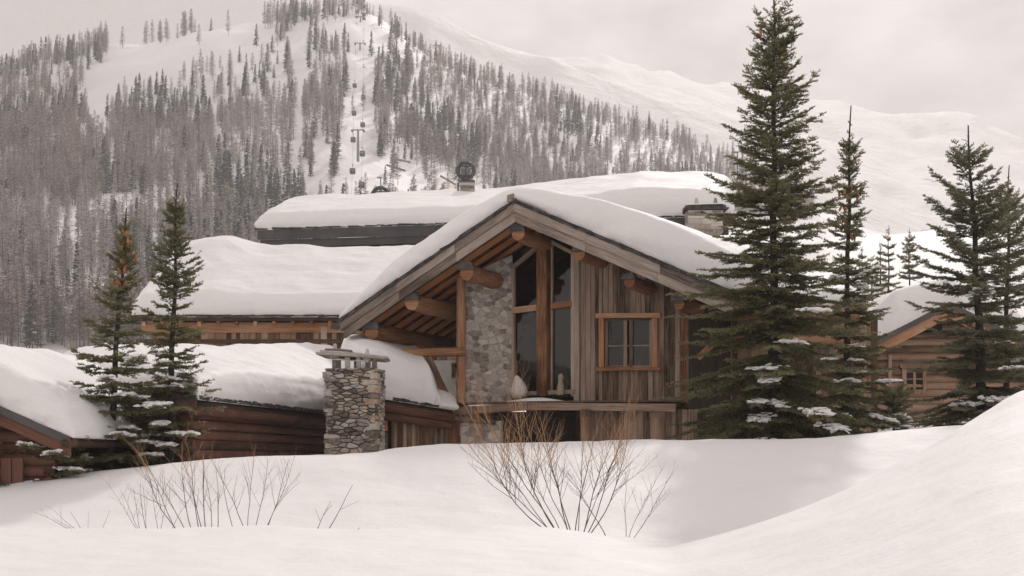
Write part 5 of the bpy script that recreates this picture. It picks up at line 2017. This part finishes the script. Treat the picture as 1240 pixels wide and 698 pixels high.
def inside(px, py, poly):
    c = False
    n = len(poly)
    for i in range(n):
        x0, y0 = poly[i]
        x1, y1 = poly[i - 1]
        if (y0 > py) != (y1 > py) and px < (x1 - x0) * (py - y0) / (y1 - y0) + x0:
            c = not c
    return c
CLEAR = [   # open snow on the hill: pistes, gullies and the lift line
    [(92, 122), (112, 82), (150, 66), (190, 62), (270, 48), (332, 38), (345, 60), (320, 66), (262, 82), (222, 92), (212, 112), (180, 104), (160, 122), (136, 122), (128, 150), (118, 175), (110, 150)],
    [(346, 40), (420, 24), (424, 42), (372, 55), (374, 70), (368, 110), (366, 170), (378, 235), (350, 240), (356, 170), (360, 110), (352, 70)],
    [(405, 20), (452, 22), (480, 60), (455, 80), (452, 130), (458, 205), (470, 232), (560, 240), (600, 262), (420, 262), (402, 240), (412, 180), (420, 110), (424, 60)],
    [(380, 170), (404, 176), (400, 250), (376, 260)],
    [(122, 20), (136, 82), (235, 66), (332, 52), (334, 0)],
]
HTOP = lambda px: float(np.interp(px, hk, ytop))
def hill_point(px, t):
    """t 0 at the foot, 1 on the crest line"""
    Y = float(np.interp(t, [0, .42, .78, 1.0], [385, 560, 800, 1000]))
    x = XP(px, Y)
    z = hill.z(x, Y)[0]
    py = HZ - (z - EZ) / Y * F
    return x, Y, z, py
fr_ = random.Random(77)
trees = []
for n_ in range(25500):
    px = fr_.uniform(-345, 985)
    t = fr_.random()
    x, Y, z, py = hill_point(px, t)
    if py > 425:
        continue
    if px > 330 and py > 300 or px > 560 and py > 265:
        continue                    # hidden behind the houses
    if px > 890 and px < 900:
        pass
    d = fnoise(np.array([[x, Y * .6, 0]]), .018, 3, 61)[0]
    keep = .78 + .5 * d
    if px > 460 and py < HTOP(px) + 22 and px < 640:
        keep = .35 + .7 * d
    if px < 110 and py < HTOP(px) + 25:
        keep = .8
    if any(inside(px, py, c) for c in CLEAR):
        keep = .012
    # lower strip right of the lift is thin
    if 452 < px < 600 and py > 196 + (px - 452) * .12 and py < 262:
        keep *= .16
    if t > .985:
        keep *= .5
    if t < .5:
        g_ = fnoise(np.array([[x, Y * .35, 3.0]]), .045, 2, 66)[0]
        keep *= .7 if g_ > -.12 else .16
    if fr_.random() > keep * .8:
        continue
    ev = fnoise(np.array([[x, Y * .5, 0]]), .03, 2, 71)[0]
    is_ev = fr_.random() < (.55 if ev > .28 else .06)
    if px > 640 and fr_.random() < .35:
        is_ev = is_ev or fr_.random() < .18
    h = (fr_.uniform(8.5, 17.5) if not is_ev else fr_.uniform(8, 17)) * (1 - .12 * t)
    kn = d + fr_.gauss(0, .28)
    kind_ = 4 if kn > .45 else 1 if kn > .12 else 3 if kn > -.15 else 0 if kn > -.4 else 2
    trees.append((x, Y, z, px, py, h, is_ev, kind_))
# groups of trees on the crest
for cx, n_, w in ((190, 9, 16), (228, 10, 9), (330, 9, 9), (356, 8, 9), (478, 4, 6), (455, 0, 4)):
    for _ in range(n_):
        px = fr_.gauss(cx, w * .6)
        x, Y, z, py = hill_point(px, fr_.uniform(.93, .985))
        trees.append((x, Y, z, px, py, fr_.uniform(10, 17), False, fr_.randrange(5)))
# visible size decides which are single objects
trees.sort(key=lambda a: -(a[5] / a[1]) - (a[6] * .0))
def visible(a):
    return -20 < a[3] < 890 and a[4] > 0 and not (a[3] > 320 and a[4] > 285)
single, rest = [], []
nl_ = ne_ = 0
for a in trees:
    if visible(a) and a[6] and ne_ < 60:
        single.append(a); ne_ += 1
    elif visible(a) and not a[6] and nl_ < 290:
        single.append(a); nl_ += 1
    else:
        rest.append(a)
for a in single:
    ev = a[6]
    k = fr_.randrange(3) if ev else a[7]
    o = link('dark_conifer' if ev else 'larch', (EM if ev else LM)[k], None, (a[0], a[1], a[2] - .3))
    s = a[5] * fr_.uniform(.9, 1.15)
    o.scale = (s, s, a[5])
    o.rotation_euler = (fr_.uniform(-.02, .02), fr_.uniform(-.02, .02), fr_.uniform(0, 6.28))
    if ev:
        tag(o, 'dark evergreen standing out among bare larches low on the forested hill', 'tree', 'dark conifers on the hill')
    else:
        tag(o, 'bare frosted larch with visible trunk in the nearest forest rows on the hill', 'tree', 'near larches on the hill')
Vs, Ts, Ms, o_ = [], [], [], 0
for a in rest:
    t = fr_.choice(ET) if a[6] else LT[a[7]]
    s = a[5] * fr_.uniform(.9, 1.2)
    th = fr_.uniform(0, 6.28)
    c, s_ = math.cos(th), math.sin(th)
    v = t[0]
    V = np.stack([(v[:, 0] * c - v[:, 1] * s_) * s + a[0], (v[:, 0] * s_ + v[:, 1] * c) * s + a[1], v[:, 2] * a[5] + a[2] - .3], 1)
    Vs.append(V); Ts.append(t[1] + o_); Ms.append(t[2]); o_ += len(v)
fo = link('larch_forest', np_mesh('larch_forest', np.concatenate(Vs), np.concatenate(Ts), None, FM, np.concatenate(Ms)))
tag(fo, 'mass of bare frosted larches and scattered dark conifers covering the hillside', 'forest', kind='stuff')
print('trees', len(single), len(rest))

# ------------------------------------------------------------------ gondola lift
def lift_Y(py):
    return float(np.interp(py, [0, 232], [1010, 520]))
def rounded(mb, lo, hi, c):
    """box with chamfered long edges (axis z), as an eight sided prism with a narrower top and bottom"""
    x0, y0, z0 = lo; x1, y1, z1 = hi
    def ring(z, k):
        return [(x0 + c, y0 + k), (x1 - c, y0 + k), (x1 - k, y0 + c), (x1 - k, y1 - c), (x1 - c, y1 - k), (x0 + c, y1 - k), (x0 + k, y1 - c), (x0 + k, y0 + c)], z
    rs = [ring(z0, c * .9), ring(z0 + c * .8, 0), ring(z1 - c * .8, 0), ring(z1, c * .9)]
    for i in range(3):
        a, za = rs[i]; b, zb_ = rs[i + 1]
        for j in range(8):
            k = (j + 1) % 8
            mb.face([(*a[j], za), (*a[k], za), (*b[k], zb_), (*b[j], zb_)])
    mb.face([(*p_, z0) for p_ in reversed(rs[0][0])]); mb.face([(*p_, z1) for p_ in rs[3][0]])
gm = MB()
rounded(gm, (-1.0, -1.0, -3.4), (1.0, 1.0, -1.3), .3)
gm.tube([(0, 0, -1.35), (0, 0, -.5), (.0, 0, 0)], [.09, .09, .09], 6)
gm.box((-.35, -.15, -.08), (.35, .15, .12))
gme = gm.mesh('gondola_cabin', [M['dark_metal']])
gw = MB()
gw.box((-.7, -1.03, -2.35), (-.08, -1.005, -1.75)); gw.box((.08, -1.03, -2.35), (.7, -1.03 + .025, -1.75))
gwe = gw.mesh('window', [M['steel']])
colL = [(275, 10), (275, 42), (273, 62), (272, 92), (271, 133), (270, 185), (267, 280), (265, 369), (262, 454), (260, 555)]
colR = [(296, 2), (297, 24), (297, 50), (297, 66), (297, 112), (296, 148), (296, 226), (295, 318), (293, 406), (292, 499), (290, 599)]
for col, nm in ((colL, 'left'), (colR, 'right')):
    hang = []
    for zx, zy in col:
        px, py = 330 + .3726 * zx, .3726 * zy
        Y = lift_Y(py)
        p = P(px, py - 3.5, Y)
        p.z += 1.0
        o = link('gondola_cabin', gme, None, tuple(p))
        o.scale = (.95, .95, .95)
        w_ = link('window', gwe, o)
        tag(o, 'tiny dark gondola cabin on the ' + ('descending left' if nm == 'left' else 'ascending right') + ' cable of the lift line', 'gondola', 'gondola cabins on the ' + nm + ' cable')
        hang.append(p)
    hang.sort(key=lambda p: p.y)
    ends = [P(330 + .3726 * (255 if nm == 'left' else 288), 262, 470)] + hang + [P(330 + .3726 * (277 if nm == 'left' else 297), -30, 1080)]
    mb = MB()
    mb.tube([p + UP * .1 for p in ends], .045, 4)
    tag(mb.build('lift_cable', M['dark_metal']), 'thin ' + nm + ' cable of the gondola lift running up the cleared strip', 'cable', 'lift cables')
for zx, y0, y1, hw, lb in ((286, 20, 41, 8, 'highest lift pylon near the top edge of the photo'), (284.5, 52, 79, 11, 'second lift pylon from the top of the cleared strip'), (278, 157, 190, 13, 'nearest lift pylon with a wide crossarm above the gondola station')):
    px = 330 + .3726 * zx
    Y = lift_Y((y0 + y1) / 2)
    p1, p0 = P(px, y0, Y), P(px, y1 + 6, Y)
    t = thing('lift_pylon', lb, 'pylon', tuple(p0), 'lift pylons')
    mb = MB(); mb.tube([p0, p1], [.55, .38], 8); mb.build('mast', M['steel'], t)
    mb = MB(); mb.box((p1.x - hw * .45 * Y / F * 1.3, p1.y - .25, p1.z - .4), (p1.x + hw * .45 * Y / F * 1.3, p1.y + .25, p1.z)); mb.build('crossarm', M['steel'], t)
    for sg in (-1, 1):
        mb = MB(); cx = p1.x + sg * hw * .45 * Y / F * 1.2
        mb.box((cx - .3, p1.y - 1.6, p1.z - .9), (cx + .3, p1.y + 1.6, p1.z - .41)); mb.build('sheave_train', M['dark_metal'], t)

# three big round cabins close to the village
def round_cabin(px, py, Y, rpx, label, red=False, mast=36):
    c = P(px, py, Y)
    r_ = rpx * Y / F
    t = thing('round_cabin', label, 'gondola', tuple(c - UP * r_), 'round gondola cabins')
    mb = MB()
    n = 24
    for ax_ in (0, 1, 2, 3):
        a = math.pi * ax_ / 4
        pts = [c + Vector((math.cos(a) * math.cos(k * 2 * math.pi / n), math.sin(a) * math.cos(k * 2 * math.pi / n), math.sin(k * 2 * math.pi / n))) * r_ for k in range(n + 1)]
        mb.tube(pts, r_ * .055, 6, False)
    for zf_ in (.32, -.62):
        rr = r_ * math.sqrt(1 - zf_ ** 2)
        mb.tube([c + Vector((rr * math.cos(k * 2 * math.pi / n), rr * math.sin(k * 2 * math.pi / n), zf_ * r_)) for k in range(n + 1)], r_ * .055, 6, False)
    mb.build('frame', M['dark_metal'], t)
    mb = MB()
    prof = [(-.98, .15), (-.85, .5), (-.62, .76), (-.6, .1)]
    mb.tube([c + UP * (z * r_) for z, w in prof], [w * r_ for z, w in prof], 20)
    mb.build('floor_shell', M['dark_metal'], t)
    mb = MB()
    mb.tube([c + UP * (r_ * math.sin(k)) for k in (-.64, -.3, 0, .3, .7, 1.1, 1.5)], [r_ * .97 * math.cos(k) for k in (-.64, -.3, 0, .3, .7, 1.1, 1.5)], 20, False)
    mb.build('glass_shell', M['clear_glass'], t)
    mb = MB()
    mb.box((c.x - r_ * .5, c.y - r_ * .1, c.z - r_ * .6), (c.x + r_ * .5, c.y + r_ * .15, c.z - r_ * .15))
    mb.box((c.x - r_ * .5, c.y + r_ * .15, c.z - r_ * .6), (c.x + r_ * .5, c.y + r_ * .25, c.z + r_ * .25))
    mb.build('seat', M['steel'], t)
    mb = MB()
    mb.tube([c + UP * (r_ * .95), c + UP * (r_ + mast * .55 * Y / F), c + UP * (r_ + mast * Y / F)], [r_ * .06] * 3, 6)
    mb.box((c.x - r_ * .35, c.y - r_ * .08, c.z + r_ + mast * Y / F), (c.x + r_ * .1, c.y + r_ * .08, c.z + r_ + mast * Y / F + r_ * .12))
    mb.build('hanger', M['steel'], t)
    return t
round_cabin(461, 238, 150, 12, 'round cabin only its domed top showing over the high snow roof', mast=10)
round_cabin(564, 207, 150, 11.5, 'round glass cabin with a tall hanger right above the grey chimney')
round_cabin(893, 236, 150, 14.5, 'round cabin half hidden behind boughs of the tallest spruce')
# timber barriers in the snow under the lift
for i, (x0, y0, x1, y1) in enumerate(((472, 191, 497, 197), (468, 200, 491, 207), (533, 213, 552, 224))):
    Ya = 520 - 30 * (i == 2)
    mb = MB()
    a, b = P(x0, y0, Ya), P(x1, y1, Ya)
    mb.beam(a, b, .35, .55)
    t = mb.build('barrier', M['grey_wood'])
    tag(t, ('upper of the two dark timber barriers on the slope right of the lift', 'lower of the two dark timber barriers on the slope right of the lift', 'timber barrier on the snow just left of the round cabin')[i], 'barrier', 'avalanche barriers')

# ------------------------------------------------------------------ the valley side behind the camera (mirrored in the windows)
nx_, ny_ = 60, 30
gx = np.linspace(-700, 700, nx_); gy = np.linspace(-60, -800, ny_)
GX, GY = np.meshgrid(gx, gy)
pp = np.stack([GX.ravel(), GY.ravel(), 0 * GX.ravel()], 1)
GZ = -1 + np.clip((-GY - 90) * .42, 0, None) + 9 * fnoise(pp, .012, 3, 91).reshape(GX.shape) * np.clip((-GY - 80) / 100, 0, 1)
pp[:, 2] = GZ.ravel()
ii = np.arange(nx_ * ny_).reshape(ny_, nx_)
me = np_mesh('hill', pp, quads=np.stack([ii[:-1, :-1].ravel(), ii[1:, :-1].ravel(), ii[1:, 1:].ravel(), ii[:-1, 1:].ravel()], 1), mats=[M['hill_snow']], smooth=True)
tag(link('hill', me), kind='structure')
Vs, Ts, Ms, o_ = [], [], [], 0
for _ in range(2600):
    x_, y_ = fr_.uniform(-260, 260), fr_.uniform(-110, -640)
    if fnoise(np.array([[x_, y_ * .6, 0]]), .022, 2, 95)[0] < -.02:
        continue
    ix_, iy_ = int(round((x_ + 700) / 1400 * (nx_ - 1))), int(round((-60 - y_) / 740 * (ny_ - 1)))
    q = np.array([x_, y_, GZ[iy_, ix_] - 1.0])
    t = fr_.choice(LT + ET + ET)
    h = fr_.uniform(11, 21)
    Vs.append(t[0] * h * [1.3, 1.3, 1] + q); Ts.append(t[1] + o_); Ms.append(t[2]); o_ += len(t[0])
fo = link('forest', np_mesh('forest', np.concatenate(Vs), np.concatenate(Ts), None, FM, np.concatenate(Ms)))
tag(fo, 'far wood on the opposite valley side mirrored in the window glass', 'forest', kind='stuff')
